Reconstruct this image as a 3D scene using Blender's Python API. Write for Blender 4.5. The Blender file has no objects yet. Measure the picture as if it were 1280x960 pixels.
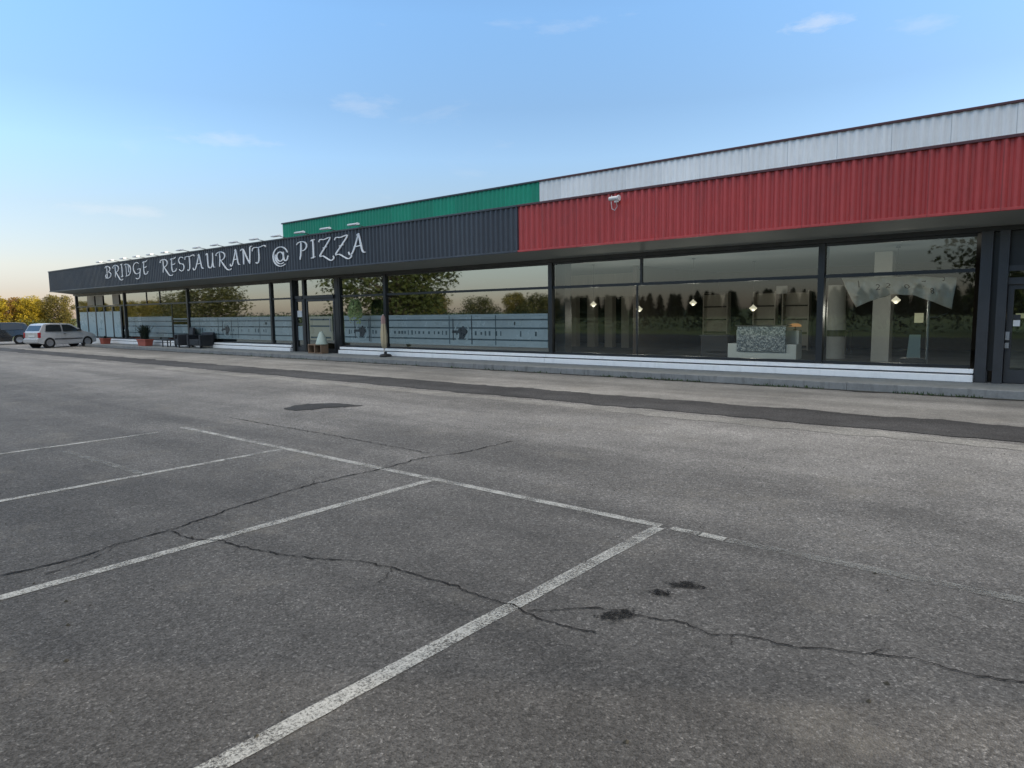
import bpy, math, random
from mathutils import Vector, Matrix, noise
random.seed(7)
R = math.radians
scene = bpy.context.scene
col = scene.collection
# ------------------------------------------------------------------ helpers
class MB:
    """collects shapes and links them as ONE mesh object"""
    def __init__(s): s.v=[]; s.f=[]; s.mi=[]; s.sm=[]
    def add(s, vs, fs, m=0, smooth=False):
        b=len(s.v); s.v+= [tuple(v) for v in vs]
        for f in fs:
            s.f.append([b+i for i in f]); s.mi.append(m); s.sm.append(smooth)
        return s
    def box(s,x0,x1,y0,y1,z0,z1,m=0):
        return s.add([(x0,y0,z0),(x1,y0,z0),(x1,y1,z0),(x0,y1,z0),(x0,y0,z1),(x1,y0,z1),(x1,y1,z1),(x0,y1,z1)],
          [(0,3,2,1),(4,5,6,7),(0,1,5,4),(1,2,6,5),(2,3,7,6),(3,0,4,7)],m)
    def quad(s,a,b,c,d,m=0): return s.add([a,b,c,d],[(0,1,2,3)],m)
    def poly(s,pts,m=0): return s.add(pts,[tuple(range(len(pts)))],m)
    def prism(s,pts,d,m=0):
        """planar loop pts (3D) pushed along vector d"""
        n=len(pts); d=Vector(d)
        vs=[Vector(p) for p in pts]; vs+= [p+d for p in vs]
        fs=[tuple(reversed(range(n))),tuple(range(n,2*n))]+[(i,(i+1)%n,n+(i+1)%n,n+i) for i in range(n)]
        return s.add(vs,fs,m)
    def tube(s,pts,r,n=8,m=0,caps=True):
        pts=[Vector(p) for p in pts]; rs=r if isinstance(r,(list,tuple)) else [r]*len(pts)
        rings=[]; up=None
        for i,p in enumerate(pts):
            t=(pts[min(i+1,len(pts)-1)]-pts[max(i-1,0)]).normalized()
            if up is None: up=t.orthogonal().normalized()
            up=(up-t*up.dot(t)); up=up.normalized() if up.length>1e-6 else t.orthogonal().normalized()
            w=t.cross(up)
            rings.append([p+(up*math.cos(a)+w*math.sin(a))*rs[i] for a in [2*math.pi*k/n for k in range(n)]])
        vs=[q for rg in rings for q in rg]
        fs=[(i*n+k,i*n+(k+1)%n,(i+1)*n+(k+1)%n,(i+1)*n+k) for i in range(len(pts)-1) for k in range(n)]
        s.add(vs,fs,m,True)
        if caps: s.add(rings[0],[tuple(reversed(range(n)))],m); s.add(rings[-1],[tuple(range(n))],m)
        return s
    def lathe(s,prof,c=(0,0,0),n=20,m=0,axis='z'):
        vs=[]
        for (r,z) in prof:
            for k in range(n):
                a=2*math.pi*k/n
                if axis=='z': vs.append((c[0]+r*math.cos(a),c[1]+r*math.sin(a),c[2]+z))
                elif axis=='y': vs.append((c[0]+r*math.cos(a),c[1]+z,c[2]-r*math.sin(a)))
                else: vs.append((c[0]+z,c[1]+r*math.cos(a),c[2]+r*math.sin(a)))
        fs=[(i*n+k,i*n+(k+1)%n,(i+1)*n+(k+1)%n,(i+1)*n+k) for i in range(len(prof)-1) for k in range(n)]
        return s.add(vs,fs,m,True)
    def build(s,name,mats,parent=None,label=None,bevel=0,kind=None,sharp=35):
        me=bpy.data.meshes.new(name); me.from_pydata(s.v,[],s.f)
        for mt in (mats if isinstance(mats,(list,tuple)) else [mats]): me.materials.append(mt)
        me.polygons.foreach_set('material_index',s.mi); me.polygons.foreach_set('use_smooth',s.sm)
        me.update()
        if any(s.sm): me.set_sharp_from_angle(angle=R(sharp))
        o=bpy.data.objects.new(name,me); col.objects.link(o)
        if parent: o.parent=parent
        if label: o['label']=label
        if kind: o['kind']=kind
        if bevel:
            b=o.modifiers.new('bevel','BEVEL'); b.width=bevel; b.segments=2; b.limit_method='ANGLE'; b.angle_limit=R(40)
        return o
def thing(name,label,cat,loc=(0,0,0),rz=0,group=None):
    o=bpy.data.objects.new(name,None); col.objects.link(o); o.location=loc; o.rotation_euler=(0,0,rz)
    o.empty_display_size=.2; o['label']=label; o['category']=cat
    if group: o['group']=group
    return o
def tag(o,label,cat,group=None):
    o['label']=label; o['category']=cat
    if group: o['group']=group
    return o
def copy_tree(o,parent=None):
    c=o.copy(); col.objects.link(c)
    if parent: c.parent=parent
    for ch in list(o.children): copy_tree(ch,c)
    return c
# ------------------------------------------------------------------ materials
class NT:
    def __init__(s,mat): s.n=mat.node_tree.nodes; s.l=mat.node_tree.links
    def new(s,t,**kw):
        nd=s.n.new(t)
        for k,v in kw.items():
            if k.startswith('i_'): nd.inputs[k[2:].replace('_',' ')].default_value=v
            else: setattr(nd,k,v)
        return nd
    def link(s,a,b): s.l.new(a,b)
    def noise(s,vec,scale,detail=3,rough=.55,dist=0):
        nd=s.new('ShaderNodeTexNoise'); nd.inputs['Scale'].default_value=scale; nd.inputs['Detail'].default_value=detail
        nd.inputs['Roughness'].default_value=rough; nd.inputs['Distortion'].default_value=dist
        if vec is not None: s.link(vec,nd.inputs['Vector'])
        return nd.outputs['Fac']
    def ramp(s,fac,stops):
        r=s.new('ShaderNodeValToRGB'); e=r.color_ramp.elements
        while len(e)<len(stops): e.new(.5)
        for i,(p,c) in enumerate(stops): e[i].position=p; e[i].color=(c,c,c,1) if not isinstance(c,(tuple,list)) else (*c,1)
        s.link(fac,r.inputs[0]); return r.outputs[0]
    def mix(s,a,b,fac,mode='MIX'):
        m=s.new('ShaderNodeMix',data_type='RGBA',blend_type=mode)
        for sock,val in ((m.inputs[6],a),(m.inputs[7],b),(m.inputs[0],fac)):
            if hasattr(val,'is_output'): s.link(val,sock)
            elif isinstance(val,(tuple,list)): sock.default_value=(*val,1) if len(val)==3 else val
            else: sock.default_value=val
        return m.outputs[2]
    def math(s,op,a,b=0):
        m=s.new('ShaderNodeMath',operation=op)
        for i,val in enumerate((a,b)):
            if hasattr(val,'is_output'): s.link(val,m.inputs[i])
            else: m.inputs[i].default_value=val
        return m.outputs[0]
    def mapping(s,vec,scale=(1,1,1),rot=(0,0,0),loc=(0,0,0)):
        m=s.new('ShaderNodeMapping'); m.inputs['Scale'].default_value=scale; m.inputs['Rotation'].default_value=rot; m.inputs['Location'].default_value=loc
        s.link(vec,m.inputs['Vector']); return m.outputs[0]
def mat(name):
    m=bpy.data.materials.new(name); m.use_nodes=True
    return m, NT(m), m.node_tree.nodes['Principled BSDF']
def plain(name,c,rough=.5,metal=0,var=.12,scale=6,spec=.5,bump=0,coat=0,stretch=(1,1,1),dirt=None,panel=0):
    """painted / moulded surface: base colour with slow mottling, a little grime and roughness change"""
    m,t,b=mat(name)
    co=t.new('ShaderNodeTexCoord').outputs['Object']
    v=t.mapping(co,stretch)
    n1=t.noise(v,scale,5,.6); n2=t.noise(v,scale*9,3,.6)
    f=t.math('ADD',t.math('MULTIPLY',n1,.7),t.math('MULTIPLY',n2,.3))
    lo=tuple(x*(1-var) for x in c); hi=tuple(min(1,x*(1+var)) for x in c)
    cc=t.ramp(f,[(.3,lo),(.7,hi)])
    if dirt:
        dn=t.ramp(t.noise(t.mapping(co,(2.2,2.2,.35)),3.2,6,.65),[(.52,0),(.75,1)])
        cc=t.mix(cc,dirt[0],t.math('MULTIPLY',dn,dirt[1]))
    if panel:
        # sheets from different batches, and slight oil-canning between the fixings
        sx_=t.new('ShaderNodeSeparateXYZ'); t.link(co,sx_.inputs[0])
        wn=t.new('ShaderNodeTexWhiteNoise',noise_dimensions='1D'); t.link(t.math('FLOOR',t.math('DIVIDE',sx_.outputs[0],panel)),wn.inputs['W'])
        cc=t.mix(cc,t.ramp(wn.outputs['Value'],[(0,.88),(1,1.08)]),1,'MULTIPLY')
        lap=t.math('FRACT',t.math('DIVIDE',sx_.outputs[0],panel))
        cc=t.mix(cc,t.ramp(lap,[(0,.6),(.012,.6),(.02,1)]),1,'MULTIPLY')
        st=t.ramp(t.noise(t.mapping(co,(9,9,.5)),2.0,5,.65),[(.35,.92),(.6,1.03)])
        cc=t.mix(cc,st,1,'MULTIPLY')
        ob=t.new('ShaderNodeBump'); ob.inputs['Strength'].default_value=.35; ob.inputs['Distance'].default_value=.02
        t.link(t.noise(t.mapping(co,(1,1,1.6)),1.7,3,.5),ob.inputs['Height']); t.link(ob.outputs[0],b.inputs['Normal'])
    t.link(cc,b.inputs['Base Color'])
    t.link(t.ramp(n1,[(.3,max(0,rough-.08)),(.7,min(1,rough+.08))]),b.inputs['Roughness'])
    b.inputs['Metallic'].default_value=metal; b.inputs['Specular IOR Level'].default_value=spec
    b.inputs['Coat Weight'].default_value=coat; b.inputs['Coat Roughness'].default_value=.08
    if bump:
        bp=t.new('ShaderNodeBump'); bp.inputs['Strength'].default_value=bump; bp.inputs['Distance'].default_value=.01
        t.link(n2,bp.inputs['Height']); t.link(bp.outputs[0],b.inputs['Normal'])
    return m
def emis(name,c,st):
    m,t,b=mat(name); b.inputs['Base Color'].default_value=(*[x*.12 for x in c],1)
    b.inputs['Emission Color'].default_value=(*c,1); b.inputs['Emission Strength'].default_value=st; return m
def asphalt(name,base,contrast=.5,warm=(1,.985,.95),patch=.25,streak=.2,rough=.82,grain=1.0,bays=None):
    m,t,b=mat(name); co=t.new('ShaderNodeTexCoord').outputs['Object']
    vo=t.new('ShaderNodeTexVoronoi'); vo.inputs['Scale'].default_value=125; t.link(co,vo.inputs['Vector'])
    vo2=t.new('ShaderNodeTexVoronoi'); vo2.inputs['Scale'].default_value=62; t.link(co,vo2.inputs['Vector'])
    st=t.new('ShaderNodeSeparateColor'); t.link(vo.outputs['Color'],st.inputs[0])
    st2=t.new('ShaderNodeSeparateColor'); t.link(vo2.outputs['Color'],st2.inputs[0])
    fine=t.math('ADD',t.math('MULTIPLY',st.outputs[0],.6),t.math('MULTIPLY',st2.outputs[1],.4))
    gr=t.ramp(fine,[(.1,1-contrast*.85),(.45,1-contrast*.2),(.7,1+contrast*.15),(.86,1+contrast*.9),(.97,1+contrast*2.6)])
    med=t.ramp(t.noise(co,5,7,.75),[(.3,.88),(.7,1.12)])
    big=t.ramp(t.noise(co,.42,6,.62,.6),[(.32,1-patch),(.5,1),(.7,1+patch*.9)])
    big2=t.ramp(t.noise(t.mapping(co,(1,1,1),(0,0,0),(31,7,0)),1.6,5,.6,.4),[(.34,1-patch*.55),(.64,1+patch*.4)])
    stv=t.mapping(co,(.07,.62,1),(0,0,R(-4)))
    sk=t.ramp(t.noise(stv,1.5,4,.55,.35),[(.36,1-streak*.8),(.5,1),(.66,1+streak)])
    v=t.mix((base*warm[0],base*warm[1],base*warm[2]),gr,1,'MULTIPLY')
    for x in (med,big,big2,sk): v=t.mix(v,x,1,'MULTIPLY')
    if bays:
        # lane worn paler by tyres; bays carry painted shade, deepening towards the camera
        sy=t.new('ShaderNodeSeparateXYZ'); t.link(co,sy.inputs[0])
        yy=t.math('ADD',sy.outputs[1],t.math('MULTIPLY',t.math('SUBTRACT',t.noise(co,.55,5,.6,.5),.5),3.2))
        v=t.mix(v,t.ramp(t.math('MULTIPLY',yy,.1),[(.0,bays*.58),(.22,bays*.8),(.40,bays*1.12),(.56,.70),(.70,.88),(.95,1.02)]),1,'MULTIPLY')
    # brownish worn spots and pale dust
    sp=t.ramp(t.noise(t.mapping(co,(1,1,1),(0,0,0),(5,19,0)),.8,7,.68),[(.56,0),(.74,1)])
    v=t.mix(v,(base*1.02,base*.93,base*.78),t.math('MULTIPLY',sp,.45))
    t.link(v,b.inputs['Base Color'])
    t.link(t.ramp(fine,[(.2,rough+.1),(.9,rough-.14)]),b.inputs['Roughness']); b.inputs['Specular IOR Level'].default_value=.35
    h=t.math('ADD',t.math('MULTIPLY',vo.outputs['Distance'],-1.0*grain),t.math('MULTIPLY',t.noise(co,60,3,.6),.5))
    bp=t.new('ShaderNodeBump'); bp.inputs['Strength'].default_value=.4; bp.inputs['Distance'].default_value=.005
    t.link(h,bp.inputs['Height']); t.link(bp.outputs[0],b.inputs['Normal'])
    return m
def paint_mark(name,wear,c=(.33,.33,.31)):
    """road paint with worn-through holes (real transparency over the asphalt)"""
    m,t,b=mat(name); co=t.new('ShaderNodeTexCoord').outputs['Object']
    f=t.math('ADD',t.math('MULTIPLY',t.noise(co,85,4,.7),.6),t.math('MULTIPLY',t.noise(co,5,4,.6),.4))
    a=t.ramp(f,[(wear-.07,0),(wear+.1,1)])
    t.link(t.ramp(t.noise(co,28,4,.6),[(.3,tuple(x*.72 for x in c)),(.7,c)]),b.inputs['Base Color'])
    t.link(a,b.inputs['Alpha']); b.inputs['Roughness'].default_value=.75; return m
def soft_stain(name,c,lo,hi,scale=9):
    m,t,b=mat(name); tc=t.new('ShaderNodeTexCoord'); co=tc.outputs['Object']
    a=t.ramp(t.noise(co,scale,5,.65),[(lo,0),(hi,1)])
    b.inputs['Base Color'].default_value=(*c,1); b.inputs['Roughness'].default_value=.9; b.inputs['Specular IOR Level'].default_value=.1
    t.link(a,b.inputs['Alpha']); return m
def glass(name,mirror,ior,trans,tint=(.86,.92,.9)):
    m=bpy.data.materials.new(name); m.use_nodes=True; t=NT(m); t.n.clear()
    out=t.new('ShaderNodeOutputMaterial'); mx=t.new('ShaderNodeMixShader')
    tr=t.new('ShaderNodeBsdfTransparent'); tr.inputs[0].default_value=(*trans,1)
    gl=t.new('ShaderNodeBsdfGlossy'); gl.inputs['Color'].default_value=(*tint,1); gl.inputs['Roughness'].default_value=.02
    fr=t.new('ShaderNodeFresnel'); fr.inputs['IOR'].default_value=ior
    co=t.new('ShaderNodeTexCoord').outputs['Object']
    bp=t.new('ShaderNodeBump'); bp.inputs['Strength'].default_value=.05; bp.inputs['Distance'].default_value=.02
    t.link(t.noise(co,.9,2,.5),bp.inputs['Height']); t.link(bp.outputs[0],gl.inputs['Normal'])
    f=t.math('MAXIMUM',t.math('ADD',fr.outputs[0],mirror),0); 
    mn=t.math('MINIMUM',f,1.0)
    t.link(mn,mx.inputs[0]); t.link(tr.outputs[0],mx.inputs[1]); t.link(gl.outputs[0],mx.inputs[2]); t.link(mx.outputs[0],out.inputs[0])
    return m
def foliage(name,cols,rough=.6):
    """leaf colour differs from clump to clump and from leaf to leaf"""
    m,t,b=mat(name); g=t.new('ShaderNodeNewGeometry'); co=t.new('ShaderNodeTexCoord').outputs['Object']
    f=t.math('ADD',t.math('MULTIPLY',g.outputs['Random Per Island'],.45),t.math('MULTIPLY',t.ramp(t.noise(co,.9,3,.6),[(.3,0),(.7,1)]),.55))
    n=len(cols); t.link(t.ramp(f,[(.08+.84*i/(n-1),c) for i,c in enumerate(cols)]),b.inputs['Base Color'])
    b.inputs['Roughness'].default_value=rough; b.inputs['Specular IOR Level'].default_value=.25
    tl=t.new('ShaderNodeBsdfTranslucent'); t.link(b.inputs['Base Color'].links[0].from_socket,tl.inputs[0])
    mx=t.new('ShaderNodeMixShader'); mx.inputs[0].default_value=.25
    t.link(b.outputs[0],mx.inputs[1]); t.link(tl.outputs[0],mx.inputs[2]); t.link(mx.outputs[0],t.n['Material Output'].inputs[0])
    return m
M={}
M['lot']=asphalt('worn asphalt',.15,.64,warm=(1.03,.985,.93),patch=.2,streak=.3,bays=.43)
M['strip']=asphalt('fresh asphalt',.038,.5,warm=(1,.97,.98),patch=.4,streak=.3)
M['pale']=asphalt('pale worn concrete',.2,.3,warm=(1.02,.975,.9),patch=.22,streak=.3)
M['patch']=asphalt('dark patch asphalt',.017,.5,patch=.3)
M['edge']=asphalt('crumbled asphalt edge',.19,.5,warm=(1.02,.98,.9),patch=.3,streak=.1)
M['terrace']=plain('terrace concrete',(.19,.2,.195),.8,var=.22,scale=2.2,bump=.3,dirt=((.08,.08,.075),.5))
M['kerb']=plain('kerb concrete',(.2,.205,.2),.85,var=.25,scale=3,bump=.4,dirt=((.05,.05,.045),.6))
M['sill']=plain('white sill paint',(.9,.9,.88),.4,var=.04,scale=3,dirt=((.5,.5,.48),.25))
M['sillside']=plain('white plinth paint',(.88,.88,.86),.45,var=.05,scale=2.5,dirt=((.45,.45,.43),.25))
M['mark']=paint_mark('road paint',.46)
M['mark2']=paint_mark('worn road paint',.50)
M['mark3']=paint_mark('ghost road paint',.505,(.17,.17,.16))
M['crack']=soft_stain('open crack',(.014,.013,.012),.2,.34,14)
M['crack2']=soft_stain('fine crack',(.03,.028,.026),.36,.5,12)
M['stain']=soft_stain('tar stain',(.006,.006,.006),.34,.5,13)
M['soil']=plain('gutter soil',(.03,.028,.02),.95,var=.5,scale=9,bump=.6)
M['navy']=plain('dark blue grey steel',(.042,.05,.064),.42,var=.1,scale=1.3,dirt=((.07,.075,.08),.4),panel=1.062)
M['red']=plain('red steel',(.42,.052,.05),.5,var=.1,scale=1.2,dirt=((.22,.05,.045),.5),panel=1.062)
M['green']=plain('green steel',(.0,.25,.15),.6,var=.08,scale=1.2,panel=1.062)
M['white']=plain('white steel',(.82,.83,.83),.45,var=.04,scale=1.2,panel=1.062)
M['cap']=plain('maroon trim',(.075,.022,.026),.45,var=.12,scale=2)
M['capdark']=plain('dark trim',(.035,.04,.048),.45,var=.12,scale=2)
M['soffit']=plain('soffit board',(.2,.21,.195),.7,var=.15,scale=1.5)
M['frame']=plain('black aluminium',(.012,.014,.015),.4,var=.2,scale=3)
M['framegrey']=plain('dark grey aluminium',(.035,.037,.04),.4,var=.2,scale=3)
M['clearglass']=glass('tinted window glass',.02,1.75,(.8,.86,.84),(.85,.97,.97))
M['mirrorglass']=glass('reflective window glass',.27,1.6,(.25,.28,.27),(.86,.97,.95))
M['film']=plain('frosted blue film',(.235,.3,.305),.25,var=.14,scale=.8,spec=.6)
M['filmdark']=plain('dark film stripe',(.035,.065,.075),.3,var=.15,scale=2)
M['filmpale']=plain('pale film stripe',(.22,.28,.28),.3,var=.12,scale=2)
M['filmemb']=plain('dark film emblem',(.02,.032,.04),.3,var=.3,scale=8)
M['panel']=plain('pale blue panel',(.36,.47,.48),.3,var=.06,scale=1.2)
M['bronze']=plain('brown panel',(.1,.075,.045),.35,var=.25,scale=1.4)
M['letter']=plain('white sign letters',(.8,.81,.82),.45,var=.06,scale=5)
M['wallin']=plain('dark interior wall',(.055,.05,.042),.8,var=.25,scale=.7)
M['floorin']=plain('dark floor tiles',(.04,.04,.038),.45,var=.2,scale=1)
M['ceilin']=plain('ceiling board',(.2,.21,.21),.8,var=.1,scale=1)
M['palewall']=plain('pale plaster',(.4,.4,.38),.8,var=.1,scale=1)
M['palewood']=plain('pale joinery',(.58,.53,.45),.6,var=.15,scale=2,stretch=(1,1,.2))
M['darkwood']=plain('dark joinery',(.05,.04,.033),.6,var=.25,scale=3,stretch=(1,1,.15))
M['deskwhite']=plain('white laminate',(.52,.58,.6),.35,var=.05,scale=2)
M['lampglow']=emis('lit lamp glass',(1,.9,.68),.3)
M['orangeglow']=emis('lit orange shade',(1,.5,.2),.16)
M['signglow']=emis('lit sign',(.9,.85,.55),.14)
M['black']=plain('black plastic',(.012,.012,.014),.5,var=.2,scale=8)
M['rattan']=plain('black rattan',(.012,.013,.016),.6,var=.4,scale=30,bump=.8)
M['terra']=plain('terracotta',(.34,.085,.055),.75,var=.18,scale=5,bump=.2)
M['earth']=plain('potting soil',(.03,.02,.014),.95,var=.4,scale=20,bump=.5)
M['steel']=plain('galvanised steel',(.35,.36,.37),.4,metal=.8,var=.1,scale=6)
M['lampwhite']=plain('white lamp housing',(.6,.61,.62),.35,var=.05,scale=5)
M['camwhite']=plain('white camera housing',(.55,.54,.54),.35,var=.05,scale=8)
M['cream']=plain('cream canvas',(.48,.4,.26),.85,var=.18,scale=7,stretch=(3,3,.4),bump=.3)
M['pink']=plain('faded pink canvas',(.4,.25,.22),.85,var=.15,scale=8)
M['wood']=plain('weathered wood',(.2,.13,.08),.7,var=.3,scale=6,stretch=(1,1,6))
M['mint']=plain('pale green plastic',(.45,.52,.44),.4,var=.08,scale=6)
M['carwhite']=plain('silver car paint',(.4,.4,.395),.28,var=.03,scale=1.5,coat=.6)
M['carblack']=plain('black car paint',(.012,.013,.016),.25,var=.1,scale=1.5,coat=.7)
M['carglass']=glass('car window',.06,1.6,(.3,.33,.33))
M['rubber']=plain('tyre rubber',(.014,.014,.014),.85,var=.2,scale=12)
M['rim']=plain('wheel trim',(.3,.3,.31),.4,metal=.6,var=.15,scale=8)
M['redlens']=plain('red lens',(.36,.02,.03),.2,var=.1,scale=10)
M['clearlens']=plain('clear lens',(.6,.62,.62),.12,var=.08,scale=10)
M['amber']=plain('amber lens',(.6,.22,.03),.2,var=.1,scale=10)
M['plate']=plain('number plate',(.62,.62,.6),.4,var=.05,scale=8)
M['bark']=plain('bark',(.07,.052,.038),.9,var=.35,scale=7,bump=.8,stretch=(3,3,.5))
M['paper']=plain('white paper',(.7,.7,.68),.7,var=.04,scale=8)
M['bannerw']=plain('crumpled white banner',(.88,.84,.77),.6,var=.2,scale=3)
_n=NT(M['bannerw']); _tl=_n.new('ShaderNodeBsdfTranslucent'); _tl.inputs[0].default_value=(.85,.82,.76,1); _mx=_n.new('ShaderNodeMixShader'); _mx.inputs[0].default_value=.4
_n.link(_n.n['Principled BSDF'].outputs[0],_mx.inputs[1]); _n.link(_tl.outputs[0],_mx.inputs[2]); _n.link(_mx.outputs[0],_n.n['Material Output'].inputs[0])
M['ink']=plain('dark print',(.02,.022,.025),.6,var=.2,scale=8)
M['leafgreen']=foliage('plant leaves',[(.03,.055,.02),(.05,.09,.03),(.09,.13,.05)])
M['leafdark']=foliage('spiky leaves',[(.018,.026,.02),(.03,.045,.03),(.05,.06,.04)])
M['leafhang']=foliage('trailing leaves',[(.14,.2,.08),(.28,.36,.15),(.5,.52,.3)])
M['yellow']=foliage('yellow autumn leaves',[(.14,.12,.015),(.33,.25,.02),(.52,.37,.025)])
M['orange']=foliage('orange autumn leaves',[(.13,.075,.02),(.23,.135,.03),(.33,.19,.035)])
M['olive']=foliage('olive autumn leaves',[(.07,.065,.018),(.15,.125,.03),(.25,.19,.04)])
M['darkleaf']=foliage('green tree leaves',[(.035,.05,.015),(.065,.08,.022),(.1,.1,.03)])
M['muted']=foliage('dull green leaves',[(.03,.036,.014),(.065,.065,.022),(.115,.1,.03)])
M['conifer']=foliage('conifer needles',[(.012,.02,.011),(.02,.032,.016),(.03,.042,.02)])
# pebbled desk front
def pebble():
    m,t,b=mat('pebbled panel'); co=t.new('ShaderNodeTexCoord').outputs['Object']
    vo=t.new('ShaderNodeTexVoronoi'); vo.inputs['Scale'].default_value=30; t.link(co,vo.inputs['Vector'])
    s=t.new('ShaderNodeSeparateColor'); t.link(vo.outputs['Color'],s.inputs[0])
    t.link(t.ramp(s.outputs[0],[(.1,(.05,.075,.1)),(.5,(.13,.18,.23)),(.95,(.34,.4,.44))]),b.inputs['Base Color'])
    bp=t.new('ShaderNodeBump'); bp.inputs['Strength'].default_value=.8; bp.inputs['Distance'].default_value=.02; bp.invert=True
    t.link(vo.outputs['Distance'],bp.inputs['Height']); t.link(bp.outputs[0],b.inputs['Normal']); b.inputs['Roughness'].default_value=.4
    return m
M['pebble']=pebble()
def grassmat():
    m,t,b=mat('meadow grass'); co=t.new('ShaderNodeTexCoord').outputs['Object']
    f=t.math('ADD',t.math('MULTIPLY',t.noise(co,.06,5,.6),.5),t.math('MULTIPLY',t.noise(co,3,5,.7),.5))
    t.link(t.ramp(f,[(.3,(.05,.075,.02)),(.5,(.09,.115,.035)),(.7,(.16,.16,.06))]),b.inputs['Base Color']); b.inputs['Roughness'].default_value=.9
    bp=t.new('ShaderNodeBump'); bp.inputs['Distance'].default_value=.05; t.link(t.noise(co,9,4,.7),bp.inputs['Height']); t.link(bp.outputs[0],b.inputs['Normal'])
    return m
M['grass']=grassmat()

# ------------------------------------------------------------------ GROUND
def sheet(name,pts,z,m,kind='structure'):
    return MB().poly([(x,y,z) for x,y in pts]).build(name,m,kind=kind)
MB().quad((-1500,-1500,-.012),(1500,-1500,-.012),(1500,1500,-.012),(-1500,1500,-.012)).build('ground',M['grass'],kind='structure')
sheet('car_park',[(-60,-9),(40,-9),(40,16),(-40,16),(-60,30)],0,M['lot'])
def jag(p0,p1,n,amp,freq,seed):
    out=[]
    for i in range(n+1):
        k=i/n; x=p0[0]+(p1[0]-p0[0])*k; y=p0[1]+(p1[1]-p0[1])*k
        y+=amp*(noise.noise(Vector((x*freq,seed,0)))+.5*noise.noise(Vector((x*freq*3.7,seed+9,0)))+.25*noise.noise(Vector((x*freq*11,seed+20,0))))
        out.append((x,y))
    return out
def band(name,lo,hi,z,m):
    mb=MB(); n=len(lo)
    vs=[(x,y,z) for x,y in lo]+[(x,y,z) for x,y in hi]
    mb.add(vs,[(i,i+1,n+i+1,n+i) for i in range(n-1)])
    return mb.build(name,m,kind='structure')
band('pale_concrete_strip',jag((-44,11.0),(30,11.0),300,.1,.6,1.),jag((-44,14.3),(30,14.3),300,0,1,1.),.004,M['pale'])
band('crumbled_asphalt_edge',jag((-24,9.2),(6,9.18),240,.3,.55,4.),jag((-24,9.62),(6,9.6),240,.1,.8,5.),.0035,M['edge'])
band('dark_asphalt_strip',jag((-46,10.1),(30,9.5),1500,.13,.9,2.),jag((-46,11.15),(30,10.9),1500,.18,1.1,3.),.008,M['strip'])
# terrace slab with kerb
terr=MB().box(-42.3,22,14.16,15.6,-.05,.148).build('pavement',M['terrace'],kind='structure',bevel=.012)
kb=MB(); x=-42.3; 
while x<22:
    kb.box(x+.002,x+2.998,14.08,14.155,-.05,.153+random.uniform(-.002,.002)); x+=3.0
kb.build('kerb',M['kerb'],kind='structure',bevel=.012)
band('gutter_soil',jag((-42.3,13.95),(22,13.95),700,.11,1.5,7.),jag((-42.3,14.1),(22,14.1),700,0,1,7.),.012,M['soil'])
# weeds in the gutter
wb=MB()
for i in range(900):
    x=random.uniform(-30,3) if random.random()<.5 else random.uniform(-9,1)
    if noise.noise(Vector((x*.8,3,0)))<-.05: continue
    y=14.02+random.uniform(-.07,.05); h=random.uniform(.02,.07); a=random.uniform(0,6.28); w=random.uniform(.008,.02)
    dx,dy=math.cos(a)*w,math.sin(a)*w; lx,ly=random.uniform(-.03,.03),random.uniform(-.04,.02)
    wb.add([(x-dx,y-dy,.01),(x+dx,y+dy,.01),(x+lx,y+ly,.01+h)],[(0,1,2)])
wb.build('weeds',M['leafgreen'],kind='stuff')['label']='low dark weeds and dirt growing along the foot of the kerb'
# painted bay lines
def line(p0,p1,w,m,z=.004):
    p0=Vector((*p0,z)); p1=Vector((*p1,z)); d=(p1-p0); n=Vector((-d.y,d.x,0)).normalized()*w/2; k=max(2,int(d.length/.12)); mb=MB()
    a=[];b=[]
    for i in range(k+1):
        q=p0+d*(i/k); ja=1+.1*noise.noise(q*9); jb=1+.1*noise.noise(q*9+Vector((7,3,1)))
        a.append(q+n*ja); b.append(q-n*jb)
    mb.add(a+b,[(i,k+1+i,k+2+i,i+1) for i in range(k)])
    return mb.build('parking_line',m,kind='structure')
line((-9.9,4.46),(-2.28,4.475),.085,M['mark'])
line((-2.2,4.475),(-1.97,4.475),.075,M['mark2'])
line((-1.99,4.475),(-1.79,4.47),.085,M['mark'])
line((-1.77,4.47),(1.4,4.5),.095,M['mark3'])
line((-2.28,-.8),(-2.28,4.43),.095,M['mark'])
line((-4.69,-.8),(-4.68,4.415),.09,M['mark'])
line((-7.22,-.8),(-7.23,3.7),.085,M['mark'])
line((-7.23,3.7),(-7.23,4.41),.085,M['mark2'])
line((-9.86,-.8),(-9.75,3.3),.085,M['mark'])
line((-9.75,3.3),(-9.73,4.1),.085,M['mark2'])
line((-9.3,2.8),(-7.3,2.85),.09,M['mark3'])
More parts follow.
